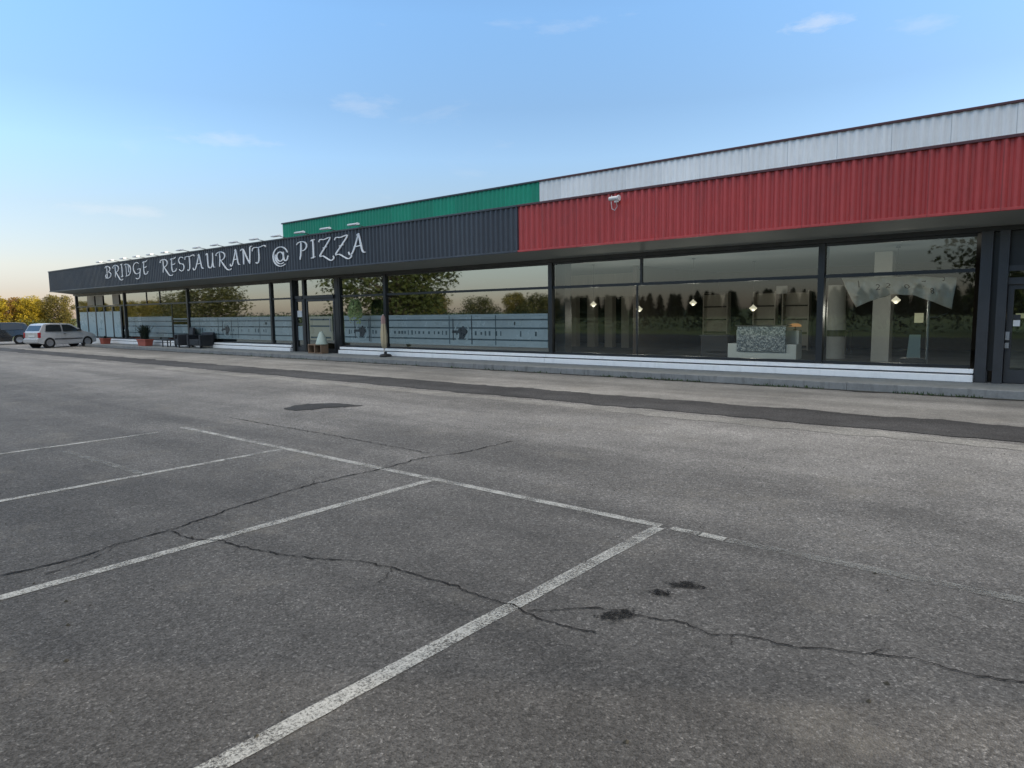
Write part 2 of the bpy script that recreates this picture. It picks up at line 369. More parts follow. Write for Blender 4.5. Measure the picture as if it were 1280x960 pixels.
# cracks
def crack(pts,w,m,z=.006,seed=0):
    P=[]
    for i in range(len(pts)-1):
        a=Vector((*pts[i],z)); b=Vector((*pts[i+1],z)); k=max(2,int((b-a).length/.022)); n=Vector((-(b-a).y,(b-a).x,0)).normalized()
        for j in range(k): q=a.lerp(b,j/k); P.append(q+n*(.024*noise.noise(Vector((q.x*6,q.y*6,seed)))+.02*noise.noise(Vector((q.x*19,q.y*19,seed)))+.01*noise.noise(Vector((q.x*47,q.y*47,seed)))))
    P.append(Vector((*pts[-1],z))); A=[];B=[]
    for i,q in enumerate(P):
        d=(P[min(i+1,len(P)-1)]-P[max(i-1,0)]); n=Vector((-d.y,d.x,0)).normalized()
        ww=w*(.35+1.5*abs(noise.noise(q*7+Vector((0,0,seed))))+.5*abs(noise.noise(q*31)))
        A.append(q+n*ww); B.append(q-n*ww)
    k=len(P)
    return MB().add(A+B,[(i,k+i,k+i+1,i+1) for i in range(k-1)]).build('asphalt_crack',m,kind='structure')
c1=[(-5.2,-.6),(-5.12,.5),(-5.1,1.12),(-5.06,1.37),(-5.07,1.58),(-5.14,1.83),(-5.16,2.17),(-5.24,2.53),(-5.36,2.86),(-5.43,3.28),(-5.47,3.64),(-5.48,4.02),(-5.43,4.48),(-5.49,5.1),(-5.31,5.55),(-5.28,6.39)]
c2=[(-5.13,2.19),(-4.81,2.19),(-4.59,2.31),(-4.38,2.32),(-4.18,2.38),(-4.02,2.4),(-3.77,2.51),(-3.5,2.66),(-3.24,2.71),(-2.97,2.73),(-2.73,2.73),(-2.4,2.74),(-2.29,2.74),(-2.09,2.71),(-1.87,2.72),(-1.75,2.75)]
c3=[(-2.18,2.74),(-2.05,2.86),(-1.97,2.95),(-1.91,3.0),(-1.78,3.03),(-1.67,3.06),(-1.55,3.09),(-1.51,3.12),(-1.42,3.11),(-1.3,3.08),(-1.23,3.13),(-1.14,3.18),(-1.03,3.18),(-.82,3.28),(-.64,3.35),(-.48,3.42),(-.36,3.42),(-.24,3.42),(-.08,3.48),(.3,3.55),(.9,3.5)]
c4=[(-10.2,5.35),(-9.28,5.33),(-7.97,5.34),(-6.9,5.32),(-6.12,5.3),(-5.61,5.28)]
crack(c1,.0085,M['crack'],seed=1); crack(c2,.0062,M['crack'],seed=2); crack(c3,.0055,M['crack'],seed=3); crack(c4,.009,M['crack2'],seed=4)
for i,br in enumerate([[(-5.47,3.64),(-5.6,3.75),(-5.66,3.9)],[(-5.24,2.53),(-5.1,2.62)],[(-3.24,2.71),(-3.15,2.58),(-3.12,2.5)],[(-2.73,2.73),(-2.66,2.83)],[(-1.23,3.13),(-1.18,3.05)],[(-.64,3.35),(-.6,3.45),(-.5,3.5)],[(-4.38,2.32),(-4.3,2.2)]]): crack(br,.0035,M['crack2'],seed=20+i)
crack([(-5.14,1.83),(-4.95,1.6),(-4.9,1.3)],.005,M['crack2'],seed=5)
def blob(name,pts,z,m,amp=.02):
    P=[]
    n=len(pts)
    for i in range(n):
        a=Vector((*pts[i],z)); b=Vector((*pts[(i+1)%n],z))
        for j in range(6):
            q=a.lerp(b,j/6); q.x+=amp*noise.noise(q*14); q.y+=amp*noise.noise(q*14+Vector((5,5,5))); P.append(q)
    return MB().poly(P).build(name,m,kind='structure')
M['halo']=soft_stain('tar halo',(.014,.014,.014),.5,.62,80)
M['stain']=soft_stain('tar core',(.011,.011,.011),.42,.56,70)
def stain(pts,amp=.03):
    cx=sum(p[0] for p in pts)/len(pts); cy=sum(p[1] for p in pts)/len(pts)
    blob('tar_stain',[(cx+(x-cx)*1.1,cy+(y-cy)*1.1) for x,y in pts],.0070,M['halo'],amp)
    blob('tar_stain',[(cx+(x-cx)*.8,cy+(y-cy)*.8) for x,y in pts],.0085,M['stain'],amp)
stain([(-1.86,2.9),(-1.82,3.0),(-1.78,3.07),(-1.74,3.09),(-1.69,3.06),(-1.69,2.98),(-1.76,2.9)])
stain([(-1.79,3.36),(-1.76,3.42),(-1.70,3.44),(-1.65,3.41),(-1.66,3.36),(-1.72,3.33)],.02)
stain([(-1.76,3.50),(-1.73,3.59),(-1.66,3.63),(-1.56,3.63),(-1.5,3.59),(-1.57,3.56),(-1.64,3.54),(-1.69,3.48)],.02)
blob('asphalt_patch',[(-10.33,6.37),(-10.55,6.7),(-10.53,7.0),(-10.19,7.31),(-9.96,7.39),(-9.5,7.4),(-9.62,7.1),(-9.84,6.88),(-9.82,6.6),(-9.99,6.37)],.0075,M['patch'],.06)
# loose grit
db=MB()
def pebble_at(x,y,r):
    vs=[];
    for k in range(6):
        a=k*math.pi/3; vs.append((x+r*math.cos(a)*random.uniform(.6,1.2),y+r*math.sin(a)*random.uniform(.6,1.2),.002))
    vs.append((x+r*.2,y,.004+r*.7)); db.add(vs,[(k,(k+1)%6,6) for k in range(6)])
for x,y in [(-4.33,1.24),(-3.98,1.14),(-3.56,1.0),(-2.32,1.25),(-.53,3.12),(-.56,2.93),(-1.2,2.09),(-4.86,2.21),(-.84,4.42)]: pebble_at(x,y,.013)
for i in range(260):
    pebble_at(random.uniform(-14,1.5),random.uniform(.8,9),random.uniform(.003,.008))
db.build('grit',M['soil'],kind='stuff')['label']='dark specks of grit scattered over the asphalt'

# ------------------------------------------------------------------ BUILDING
YG=15.5; YF=14.2; ZB=3.15; ZT=4.36; XL=-47.5; XR=16.8
COLX=[-47.35,-40.2,-32.85,-25.55,-18.38,-11.32,-4.2,2.9,10.1]
SX=YF/13.5
def sx(x): return x*SX
def sz(z): return 1.6+(z-1.6)*SX
bld=thing('restaurant_building','long single storey restaurant with dark, red, green and white steel fascia above dark windows','building',(-16,YG,0))
def P(mb,name,m,parent=None,label=None,bevel=0,**k):
    """part of the building: mesh in world coordinates under an origin at the building's base"""
    o=mb.build(name,m,parent or bld,label,bevel,**k)
    return o
bld.location=(0,0,0)
def corrug(mb,x0,x1,z0,z1,y,per,dep,m=0,ends=True):
    """trapezoidal cladding, ribs standing towards -Y"""
    pr=[]; x=x0
    while x<x1-1e-4:
        for f,d in ((0,0),(.24,0),(.50,-dep),(.74,-dep)):
            xx=x+f*per
            if xx<=x1: pr.append((xx,y+d))
        x+=per
    pr.append((x1,y)); n=len(pr)
    vs=[(a,b,z0) for a,b in pr]+[(a,b,z1) for a,b in pr]
    mb.add(vs,[(i,i+1,n+i+1,n+i) for i in range(n-1)],m)
    return mb
SPL=-11.42
o=P(corrug(MB(),XL,SPL,ZB+.05,ZT-.04,YF,.177,.046).box(XL,SPL,YF+.02,YF+.06,ZB+.05,ZT-.04),'fascia',M['navy'],label='dark blue grey corrugated fascia')
o=P(corrug(MB(),SPL+.004,XR,ZB+.05,ZT-.04,YF,.177,.046).box(SPL+.004,XR,YF+.02,YF+.06,ZB+.05,ZT-.04),'fascia',M['red'],label='red corrugated fascia')
P(MB().box(XL,SPL,YF-.062,YF+.3,ZT-.039,ZT+.012),'fascia_cap',M['capdark'],bevel=.004)
P(MB().box(SPL+.004,XR,YF-.062,YF+.3,ZT-.039,ZT+.012),'fascia_cap',M['cap'],bevel=.004)
P(MB().box(XL,SPL,YF-.064,YF+.01,ZB,ZB+.049),'drip_trim',M['navy'],bevel=.004)
P(MB().box(SPL+.004,XR,YF-.064,YF+.01,ZB,ZB+.049),'drip_trim',M['red'],bevel=.004)
# end return of the canopy
P(MB().box(XL-.04,XL-.002,YF-.02,YF+8,ZB,ZT),'fascia',M['navy'],label='dark end return of the canopy')
# sloping soffit between fascia foot and window head
s=MB(); z2=3.02
s.prism([(XL,YF+.012,ZB+.01),(XL,YG-.12,z2),(XL,YG-.12,z2+.06),(XL,YF+.012,ZB+.07)],(XR-XL,0,0)); P(s,'soffit',M['soffit'])
P(MB().box(XL,XR,YG-.118,YG+.12,2.93,3.14),'head_beam',M['frame'])
# roof, rear masses
P(MB().box(XL,XR,YF+.3,33,4.18,4.26),'roof',M['capdark'])
PX=-26.07; PS=-12.46; PY=16.5; PT=5.40
P(corrug(MB(),PX,PS,4.25,PT,PY,.177,.024).box(PX,PS,PY+.012,PY+.05,4.25,PT),'parapet',M['green'],label='green corrugated parapet')
P(corrug(MB(),PS+.004,XR,4.25,PT,PY,.177,.024).box(PS+.004,XR,PY+.012,PY+.05,4.25,PT),'parapet',M['white'],label='white corrugated parapet')
P(MB().box(PX-.03,PS,PY-.05,PY+.4,PT,PT+.05),'parapet_cap',M['capdark'],bevel=.004)
P(MB().box(PS+.004,XR,PY-.05,PY+.4,PT,PT+.05),'parapet_cap',M['cap'],bevel=.004)
P(MB().box(PX,PX+.04,PY+.052,30,4.262,PT-.002).box(PX+.042,XR,29.9,30,4.262,PT-.002).box(PX+.042,XR,PY+.42,29.89,PT-.4,PT-.32),'upper_roof',M['green'],label='green side and back of the raised roof')
P(MB().box(XL,XR,32.8,33,0,4.178),'wall',M['palewall'],label='pale back wall')
P(MB().box(XR-.2,XR-.002,15.62,32.79,0,4.178),'wall',M['palewall'],label='pale end wall')
P(MB().box(XL,XL+.2,15.62,32.79,0,4.178),'wall',M['palewall'],label='pale end wall beside the cars')
# interior
P(MB().box(XL+.21,XR-.21,15.62,32.79,.05,.15),'floor',M['floorin'])
P(MB().box(XL+.21,XR-.21,15.63,32.79,3.0,3.06),'ceiling',M['ceilin'])
P(MB().box(XL+.22,XR-.22,26,26.15,.152,2.998),'partition',M['wallin'],label='dark dining room wall')
P(MB().box(-11.0,-10.86,19.5,25.99,.152,2.998),'partition',M['darkwood'],label='dark partition beside the counter')
P(MB().box(-19.2,-19.05,15.7,25.99,.152,2.998),'partition',M['wallin'],label='dark cross wall')
for x in (-15.69,-14.81,-14.0,-13.26):
    P(MB().box(x-.17,x+.17,22.9,23.2,.152,2.1),'pilaster',M['palewood'],bevel=.01)
P(MB().box(-16.6,-12.9,22.95,23.15,2.105,2.995),'bulkhead',M['palewood'])
P(MB().box(-16.5,-15.9,22.97,23.1,.152,2.1),'wall_panel',M['palewood'])
# columns behind the glazing
for x in COLX[1:]:
    P(MB().box(x-.02,x+(.06 if abs(x+4.2)<.1 else .3),15.72,15.8 if abs(x+4.2)<.1 else 16.05,.152,2.998),'column',M['frame'],bevel=.01)
P(MB().box(-4.09,-3.67,19.8,20.2,.152,2.998),'column',M['palewall'],label='pale square interior column',bevel=.01)
# plinth / sills
def sill(x0,x1):
    P(MB().box(x0,x1,15.24,15.6,.151,.285),'sill',M['sillside'],bevel=.012)
    P(MB().box(x0,x1,15.33,15.6,.287,.312),'sill',M['capdark'])
    P(MB().box(x0,x1,15.31,15.44,.314,.395),'sill',M['sill'],bevel=.012)
sill(-43.3,-24.0); sill(-20.85,-11.4); sill(-11.39,-1.41)
P(MB().box(-1.32,-1.2,15.36,15.6,.151,.37),'sill',M['framegrey'])
P(MB().box(3.1,XR,15.24,15.6,.151,.395),'sill',M['sillside'],bevel=.012)
P(MB().box(XL,-43.31,15.36,15.6,0,.40),'sill',M['sillside'],bevel=.01)
# windows
TR=2.245; Z0=.395; Z1=2.93
def window(x0,x1,g,thin=(),clere=(),film=None,post0=True,label=None):
    fr=MB(); hw=.065
    fr.box(x0-hw,x0+hw,YG-.07,YG+.09,Z0,Z1+.002)
    fr.box(x0+hw,x1-hw,YG-.03,YG+.05,TR-.035,TR+.035)
    fr.box(x0+hw,x1-hw,YG-.03,YG+.05,Z0,Z0+.06)
    fr.box(x0+hw,x1-hw,YG-.03,YG+.05,Z1-.06,Z1)
    w=P(fr,'window',M['frame'],label=label)
    xs=[x0+hw]+list(clere)+[x1-hw]
    for x in clere: MB().box(x-.03,x+.03,YG-.028,YG+.05,TR+.036,Z1-.062).build('mullion',M['frame'],w)
    for x in thin: MB().box(x-.02,x+.02,YG-.015,YG+.04,Z0+.062,TR-.037).build('mullion',M['frame'],w)
    for a,b in zip(xs[:-1],xs[1:]): MB().quad((a,YG,TR),(b,YG,TR),(b,YG,Z1-.05),(a,YG,Z1-.05)).build('pane',g,w)
    xs=[x0+hw]+list(thin)+[x1-hw]
    for a,b in zip(xs[:-1],xs[1:]): MB().quad((a,YG,Z0+.05),(b,YG,Z0+.05),(b,YG,TR),(a,YG,TR)).build('pane',g,w)
    return w
def filmstrip(w,x0,x1,emb=None,z0=.56,z1=1.53,marks=True,tone=0):
    """frosted film stuck on the outside of the lower panes, with its printed bands"""
    y=YG-.006; f=MB(); f.box(x0,x1,y-.002,y,z0,z1,0)
    for zz,h,m in ((1.475,.05,2),(1.36,.045,1),(1.11,.05,1),(.76,.045,1),(.6,.03,2)):
        f.box(x0,x1,y-.0045,y-.0022,zz-h/2,zz+h/2,m)
    n=int((x1-x0)/1.0); rnd=random.Random(int(x0*100))
    for i in range(1,n+1):
        xx=x0+i*(x1-x0)/(n+1)
        if rnd.random()<.5: f.box(xx-.018,xx+.018,y-.006,y-.0047,z0+.04,z1-.03,1)
    if marks:
        x=x0+.25
        while x<x1-.3:
            if rnd.random()<.62: 
                w_=rnd.uniform(.03,.1); h_=rnd.uniform(.08,.17); f.box(x,x+w_,y-.005,y-.0023,.95-h_/2,.95+h_/2,1)
            if rnd.random()<.2:
                f.box(x,x+.28,y-.005,y-.0023,1.2,1.3,2)
            x+=rnd.uniform(.13,.3)
    o=f.build('film',[M['film'],M['filmdark'],M['filmpale']],w,label='frosted blue film with printed bands')
    if emb is not None:
        e=MB(); yy=y-.0075; n=36
        for (r0,r1,mm,dy) in ((.27,.33,1,0),(0,.19,0,-.001)):
            cz=.98
            if r0>0:
                vs=[(emb+r*math.cos(2*math.pi*k/n),yy+dy,cz+r*math.sin(2*math.pi*k/n)*1.05) for r in (r0,r1) for k in range(n)]
                e.add(vs,[(k,(k+1)%n,n+(k+1)%n,n+k) for k in range(n)],mm)
            else:
                vs=[(emb+.02+r1*(1+.16*math.sin(3*a+1)+.1*math.sin(5*a))*math.cos(a),yy+dy,cz-.02+r1*(1+.14*math.sin(2*a)+.1*math.cos(5*a))*math.sin(a)) for a in [2*math.pi*k/n for k in range(n)]]
                e.add(vs,[tuple(range(n))],mm)
        e.box(emb-.42,emb-.12,yy-.0015,yy,.95,1.03,0); e.box(emb-.4,emb-.36,yy-.0015,yy,.72,1.4,0); e.box(emb+.4,emb+.44,yy-.0015,yy,.62,1.4,0)
        e.build('emblem',[M['filmemb'],M['filmpale']],w,label='round printed emblem on the film')
# first bay: pale panels below, brown panels above
w=window(COLX[0],COLX[1],M['mirrorglass'],label='end window with five pale panels below')
px=[-46.95,-45.6,-44.3,-43.05,-41.85,-40.75]
for i,(a,b) in enumerate(zip(px[:-1],px[1:])):
    MB().box(a+.1,b-.1,YG-.045,YG-.032,.5,1.93).build('panel',M['panel'],w)
    MB().box(b-.08,b+.08,YG-.05,YG-.031,.42,2.2).build('mullion',M['frame'],w)
    if i in (1,2,4): MB().box(a+.1,b-.1,YG-.045,YG-.032,2.3,2.86).build('panel',M['bronze'],w,label='brown upper panel')
w=window(COLX[1],COLX[2],M['mirrorglass'],thin=(-34.6,),clere=(-37.4,-35.85)); filmstrip(w,-39.9,-34.7,z1=1.6,marks=False); filmstrip(w,-34.5,-33.0,z1=1.2,marks=False)
w=window(COLX[2],COLX[3],M['mirrorglass']); filmstrip(w,-32.7,-25.7,emb=-29.3)
w=window(COLX[3],-23.95,M['mirrorglass']); filmstrip(w,-25.4,-24.05,marks=False)
w=window(-20.95,COLX[4],M['mirrorglass']); filmstrip(w,-20.75,-18.5,emb=-19.75)
w=window(COLX[4],COLX[5],M['mirrorglass']); filmstrip(w,-18.25,-11.45,emb=-14.79)
w=window(COLX[5],COLX[6],M['clearglass'],thin=(-8.62,),clere=(-8.5,))
w=window(COLX[6],-1.42,M['clearglass'])
window(2.9,10.1,M['clearglass']); window(10.1,XR-.3,M['clearglass'])
# left entrance
d=P(MB().box(-23.88,-23.74,15.3,15.62,.15,2.93).box(-23.19,-23.05,15.38,15.6,.15,2.93).box(-21.2,-20.97,15.42,15.6,.15,2.93).box(-23.02,-21.2,15.36,15.6,2.2,2.32).box(-23.74,-23.2,15.36,15.6,2.2,2.32),'entrance_frame',M['frame'])
MB().box(-23.74,-23.2,15.45,15.49,2.32,2.92).box(-23.02,-21.2,15.45,15.49,2.32,2.92).build('transom_light',M['mirrorglass'],d)
dl=P(MB().box(-23.73,-23.66,15.40,15.46,.16,2.19).box(-23.28,-23.21,15.40,15.46,.16,2.19).box(-23.659,-23.281,15.40,15.46,2.1,2.19).box(-23.659,-23.281,15.40,15.46,.16,.34).box(-23.659,-23.281,15.405,15.455,1.2,1.26),'door',M['framegrey'],label='narrow glazed door leaf')
MB().box(-23.655,-23.285,15.425,15.435,.35,2.09).build('pane',M['mirrorglass'],dl)
MB().box(-23.62,-23.32,15.416,15.423,.6,1.15).build('notice',M['film'],dl); MB().box(-23.62,-23.32,15.416,15.423,1.5,1.75).build('notice',M['paper'],dl)
dr=P(MB().box(-23.01,-22.93,15.41,15.47,.16,2.19).box(-21.29,-21.21,15.41,15.47,.16,2.19).box(-22.929,-21.291,15.41,15.47,2.1,2.19).box(-22.929,-21.291,15.41,15.47,.16,.3),'door',M['framegrey'],label='wide glazed door leaf with frosted lower half')
MB().box(-22.925,-21.295,15.435,15.445,.31,2.09).build('pane',M['mirrorglass'],dr)
f=MB().box(-22.85,-21.4,15.425,15.432,.62,1.52,0)
for zz in (1.4,1.15,.72): f.box(-22.8,-21.5,15.421,15.4245,zz-.03,zz+.03,1)
f.build('film',[plain('olive frosted film',(.3,.3,.22),.3,var=.12,scale=1),M['filmdark']],dr)
MB().tube([(-21.45,15.36,.95),(-21.45,15.36,1.45)],.018).tube([(-21.45,15.36,1.0),(-21.45,15.42,1.0)],.012).tube([(-21.45,15.36,1.4),(-21.45,15.42,1.4)],.012).build('handle',M['steel'],dr)
# right entrance
e=P(MB().box(-1.40,-1.22,15.32,15.64,.15,2.93).box(-1.12,-.97,15.3,15.62,.15,2.93).box(-.968,2.8,15.36,15.6,1.96,2.08).box(-.968,2.8,15.36,15.6,2.2,2.3),'entrance_frame',M['framegrey'])
MB().box(-1.22,-1.12,15.44,15.52,.37,2.92).box(-.966,2.8,15.44,15.52,2.301,2.92).build('panel',M['frame'],e)
MB().box(-.966,2.8,15.46,15.475,2.081,2.199).build('transom_light',M['clearglass'],e)
for x0,x1 in ((-.96,.88),(.9,2.78)):
    dd=P(MB().box(x0,x0+.09,15.42,15.48,.16,1.955).box(x1-.09,x1,15.42,15.48,.16,1.955).box(x0+.09,x1-.09,15.42,15.48,1.87,1.955).box(x0+.09,x1-.09,15.42,15.48,.16,.4),'door',M['framegrey'],label='dark framed glass door')
    MB().box(x0+.09,x1-.09,15.445,15.455,.4,1.87).build('pane',M['clearglass'],dd)
    if x0<0:
        MB().box(-.86,-.76,15.436,15.442,1.2,1.31).build('notice',M['paper'],dd)
        MB().box(-.865,-.755,15.436,15.442,1.315,1.41).build('notice',M['framegrey'],dd,label='grey upper notice')
        MB().box(-.96,-.9,15.36,15.42,.95,1.1).box(-.96,-.9,15.36,15.42,.8,.9).build('handle',M['steel'],dd)
# ------------------------------------------------------------------ SIGN LETTERS (hand-drawn swash capitals)
def arc(cx,cy,rx,ry,a0,a1,n=14): return [(cx+rx*math.cos(R(a0+(a1-a0)*i/n)),cy+ry*math.sin(R(a0+(a1-a0)*i/n))) for i in range(n+1)]
G={
'B':[[(.2,1),(.2,0)],arc(.22,.76,.38,.24,110,-80)+arc(.22,.27,.46,.27,85,-120),[(.0,.86),(.1,1.0),(.3,1.02)],arc(.16,.2,.16,.12,90,300)],
'R':[[(.2,.98),(.2,.45),(.14,.02)],[(-.04,.78)]+arc(.24,.72,.4,.29,160,-95),[(.28,.42),(.5,.1),(.75,-.2),(.98,-.27),(1.12,-.2)]],
'I':[[(.12,1.0),(.22,.95),(.22,.1),(.16,0)],[(.05,.98),(.2,1.0),(.34,1.03)],[(.04,.0),(.2,.02),(.34,.06)]],
'D':[[(.2,.95),(.2,.03)],[(-.02,.92),(.2,1.0)]+arc(.24,.5,.52,.48,85,-88)+[(.06,.02)],[(.5,.95),(.5,.3)]],
'G':[arc(.45,.55,.42,.45,50,285)+[(.8,.2)],[(.52,.45),(.86,.46),(.82,.1),(.74,-.18),(.5,-.3),(.26,-.22)]],
'E':[[(.24,1),(.18,.5),(.22,.1),(.4,.0),(.66,.06),(.78,.2)],[(.04,.9),(.24,.98),(.5,.96),(.74,1.06)],[(.2,.52),(.45,.54),(.62,.6)]],
'S':[arc(.45,.76,.32,.25,35,250)+arc(.42,.26,.34,.27,70,-150)],
'T':[[(.5,.97),(.51,.35),(.46,.08),(.33,-.02),(.2,.04)],[(-.06,.78),(.04,.96),(.3,.99),(.55,.97),(.98,1.05),(1.1,.95)]],
'A':[[(-.14,.12),(-.06,-.02),(.08,.02),(.26,.36),(.52,1.04)],[(.52,1.04),(.62,.5),(.72,.08),(.9,.02)],[(.2,.36),(.46,.38),(.66,.42)],[(.4,.96),(.52,1.04)]],
'U':[[(.02,.92),(.16,1.0),(.18,.5),(.22,.1),(.42,.0),(.6,.14),(.7,.5),(.72,1.02)],[(.7,.4),(.74,.06),(.9,.02)]],
'N':[[(.16,.0),(.18,.5),(.16,.96)],[(-.06,.9),(.16,.98),(.44,.4),(.66,.0)],[(.66,.0),(.7,.6),(.74,1.04),(.9,1.1)]],
'P':[[(.26,.98),(.22,.4),(.12,-.02)],[(-.14,.86),(.02,.98)]+arc(.3,.74,.44,.27,120,-105)],
'Z':[[(.02,.86),(.14,.99),(.4,.96),(.86,1.02),(.44,.5),(.06,.06),(.3,.05),(.6,-.12),(.86,-.24),(1.06,-.14),(1.02,.0)],[(.3,.5),(.6,.54)]],
'@':[arc(.5,.42,.5,.56,-55,-340,30),arc(.47,.42,.22,.27,0,360,18),[(.7,.68),(.7,.32),(.78,.16),(.92,.2),(1.0,.42)],arc(.5,.42,.36,.42,-60,-200,14)],
}
def smooth(pts,k=5):
    if len(pts)<3 or len(pts)>12: return pts
    out=[]; p=[pts[0]]+list(pts)+[pts[-1]]
    for i in range(1,len(p)-2):
        for j in range(k):
            t=j/k; out.append(tuple(.5*((2*p[i][c])+(-p[i-1][c]+p[i+1][c])*t+(2*p[i-1][c]-5*p[i][c]+4*p[i+1][c]-p[i+2][c])*t*t+(-p[i-1][c]+3*p[i][c]-3*p[i+1][c]+p[i+2][c])*t**3) for c in (0,1)))
    out.append(pts[-1]); return out
def glyph(ch,x,z,wd,h):
    """flat-cut letter: calligraphic strokes 25 mm thick standing on the cladding ribs"""
    mb=MB(); y0=YF-.044; y1=YF-.07
    for si,st in enumerate(G[ch]):
        pts=[(x+u*wd,z+v*h) for u,v in smooth(st)]; A=[];B=[]; n=len(pts)
        for i,(u,v) in enumerate(pts):
            a=pts[max(i-1,0)]; b=pts[min(i+1,n-1)]; dx,dz=b[0]-a[0],b[1]-a[1]; L=math.hypot(dx,dz) or 1
            wv=abs(dz/L); w=(.012+.024*wv)*(.55+.45*min(1,4*min(i,n-1-i)/n+.35))
            A.append((u-dz/L*w,v+dx/L*w)); B.append((u+dz/L*w,v-dx/L*w))
        yy=y1-.0015*si
        vs=[(u,yy,v) for u,v in A]+[(u,yy,v) for u,v in B]+[(u,y0,v) for u,v in A]+[(u,y0,v) for u,v in B]
        fs=[]
        for i in range(n-1):
            fs+=[(i,n+i,n+i+1,i+1),(i,i+1,2*n+i+1,2*n+i),(n+i+1,n+i,3*n+i,3*n+i+1)]
        fs+=[(0,2*n,3*n,n),(n-1,2*n-1,4*n-1,3*n-1)]
        mb.add(vs,fs)
    return mb
sign=thing('restaurant_sign','row of ornate white capital letters on the dark fascia, spelling out the restaurant and pizza','sign',(0,0,0))
def word(txt,x0,x1,z0,z1,h,wf=.74):
    n=len(txt); adv=(x1-x0)/(n-1+wf) if n>1 else (x1-x0)
    for i,ch in enumerate(txt):
        k=i/(n-1) if n>1 else 0
        glyph(ch,x0+i*adv,z0+(z1-z0)*k,adv*wf,h).build('letter',M['letter'],sign)
def letters(items,z,h):
    for ch,x,wd in items:
        nw={'I':.36,'R':.72,'Z':.86,'@':1.0,'T':.92}.get(ch,.86)
        glyph(ch,x,z,wd/nw,h).build('letter',M['letter'],sign)
letters([('B',-38.82,.9),('R',-37.72,.67),('I',-36.93,.34),('D',-36.4,.8),('G',-35.4,.78),('E',-34.34,.63)],3.60,.60)
letters([('R',-32.33,.7),('E',-31.44,.66),('S',-30.68,.62),('T',-29.98,.7),('A',-29.2,.8),('U',-28.15,.7),('R',-27.18,.68),('A',-26.1,.64),('N',-25.31,.79),('T',-24.45,.76)],3.58,.59)
letters([('@',-23.06,.98)],3.46,.62)
letters([('P',-21.42,.6),('I',-20.71,.3),('Z',-20.2,.67),('Z',-19.31,.72),('A',-18.45,.74)],3.55,.60)
# floodlights along the fascia top
def floodlight():
    t=thing('floodlight','x','floodlight',(0,0,0),0,'floodlights along the fascia top')
    MB().tube([(0,.2,0),(0,.1,.03),(0,-.18,.07),(0,-.3,.06)],.014,6).build('arm',M['black'],t)
    MB().box(-.05,.05,.12,.24,-.01,.03).build('base_plate',M['black'],t,bevel=.004)
    h=MB().prism([(-.22,-.40,.04),(-.22,-.25,.04),(-.22,-.23,.09),(-.22,-.3,.11),(-.22,-.40,.085)],(.44,0,0)).build('lamp_housing',M['lampwhite'],t,bevel=.008)
    return t
fl=floodlight(); LX=[-17.1-1.425*i for i in range(15)]
names=['above the final A of the pizza sign','above the Z letters of the pizza sign','above the P of the pizza sign','above the @ of the sign','above the last T of the middle word','above the N of the middle word','above the second A of the middle word','above the second R of the middle word','above the U of the middle word','above the first T of the middle word','above the S of the middle word','above the first R of the middle word','above the last E of the first word','above the G of the first word','above the B of the first word']
for i,x in enumerate(LX):
    o=fl if i==0 else copy_tree(fl)
    o.location=(sx(x),YF+.05,ZT+.012); o['label']='white floodlight on a short arm '+names[i]
# security camera on the red fascia
cam_t=thing('security_camera','white bullet security camera with a looped cable on the red fascia','security camera',(sx(-8.0),YF-.046,4.16))
MB().box(-.07,.05,-.02,0,-.06,.09).build('base_plate',M['camwhite'],cam_t,bevel=.005)
MB().tube([(-.02,-.02,.04),(-.02,-.12,.05),(.02,-.2,.02)],.018).build('bracket',M['camwhite'],cam_t)
MB().lathe([(0,-.1),(.045,-.1),(.05,-.06),(.05,.12),(.065,.14),(.065,.17),(0,.17)],(.02,-.22,.0),14,axis='x').build('camera_body',M['camwhite'],cam_t)
MB().tube([(-.14,-.01,.12),(-.15,-.02,-.05),(-.12,-.03,-.2),(-.04,-.04,-.24),(.04,-.06,-.16),(.03,-.1,-.05)],.009,6).build('cable',M['camwhite'],cam_t)

# ------------------------------------------------------------------ INTERIOR THINGS (seen through the right-hand windows)
dk=thing('reception_desk','white reception desk with a raised pebbled grey front panel behind the window','desk',(-6.9,19.6,.15))
MB().box(-.98,.98,0,.5,0,.42).box(-.9,.9,.45,.75,.42,.8).build('desk_body',M['deskwhite'],dk,bevel=.012)
MB().box(-.68,.7,-.07,-.003,.21,.92).build('front_panel',M['pebble'],dk,bevel=.01)
MB().box(-.72,.74,-.09,.35,.922,.955).build('counter_top',M['framegrey'],dk,bevel=.006)
cl=thing('counter','dark low counter standing left of the white reception desk','counter',(-8.35,19.7,.15))
MB().box(-.42,.42,0,.55,0,.62).build('counter_body',M['black'],cl,bevel=.01)
MB().box(-.45,.45,-.03,.58,.621,.66).build('counter_top',M['framegrey'],cl,bevel=.006)
def shelf(x0,x1,y,label,n=4):
    t=thing('shelving_unit',label,'shelving',((x0+x1)/2,y,.15),0,'pale shelving units behind the desk'); w=(x1-x0)/2
    MB().box(-w,w,.3,.34,0,2.0).build('back_panel',M['palewood'],t)
    for sgn in (-1,1): MB().box(sgn*w-.02,sgn*w+.02,-.0,.299,0,2.02).build('side_panel',M['palewood'],t)
    for k in range(n+1): MB().box(-w+.021,w-.021,0,.298,.1+k*1.85/n,.145+k*1.85/n).build('shelf',M['darkwood'],t)
shelf(-10.6,-9.7,24.0,'pale shelving unit behind the dark low counter')
shelf(-8.75,-8.0,24.0,'pale shelving unit directly behind the reception desk')
shelf(-7.75,-6.9,24.0,'pale shelving unit to the right behind the reception desk')
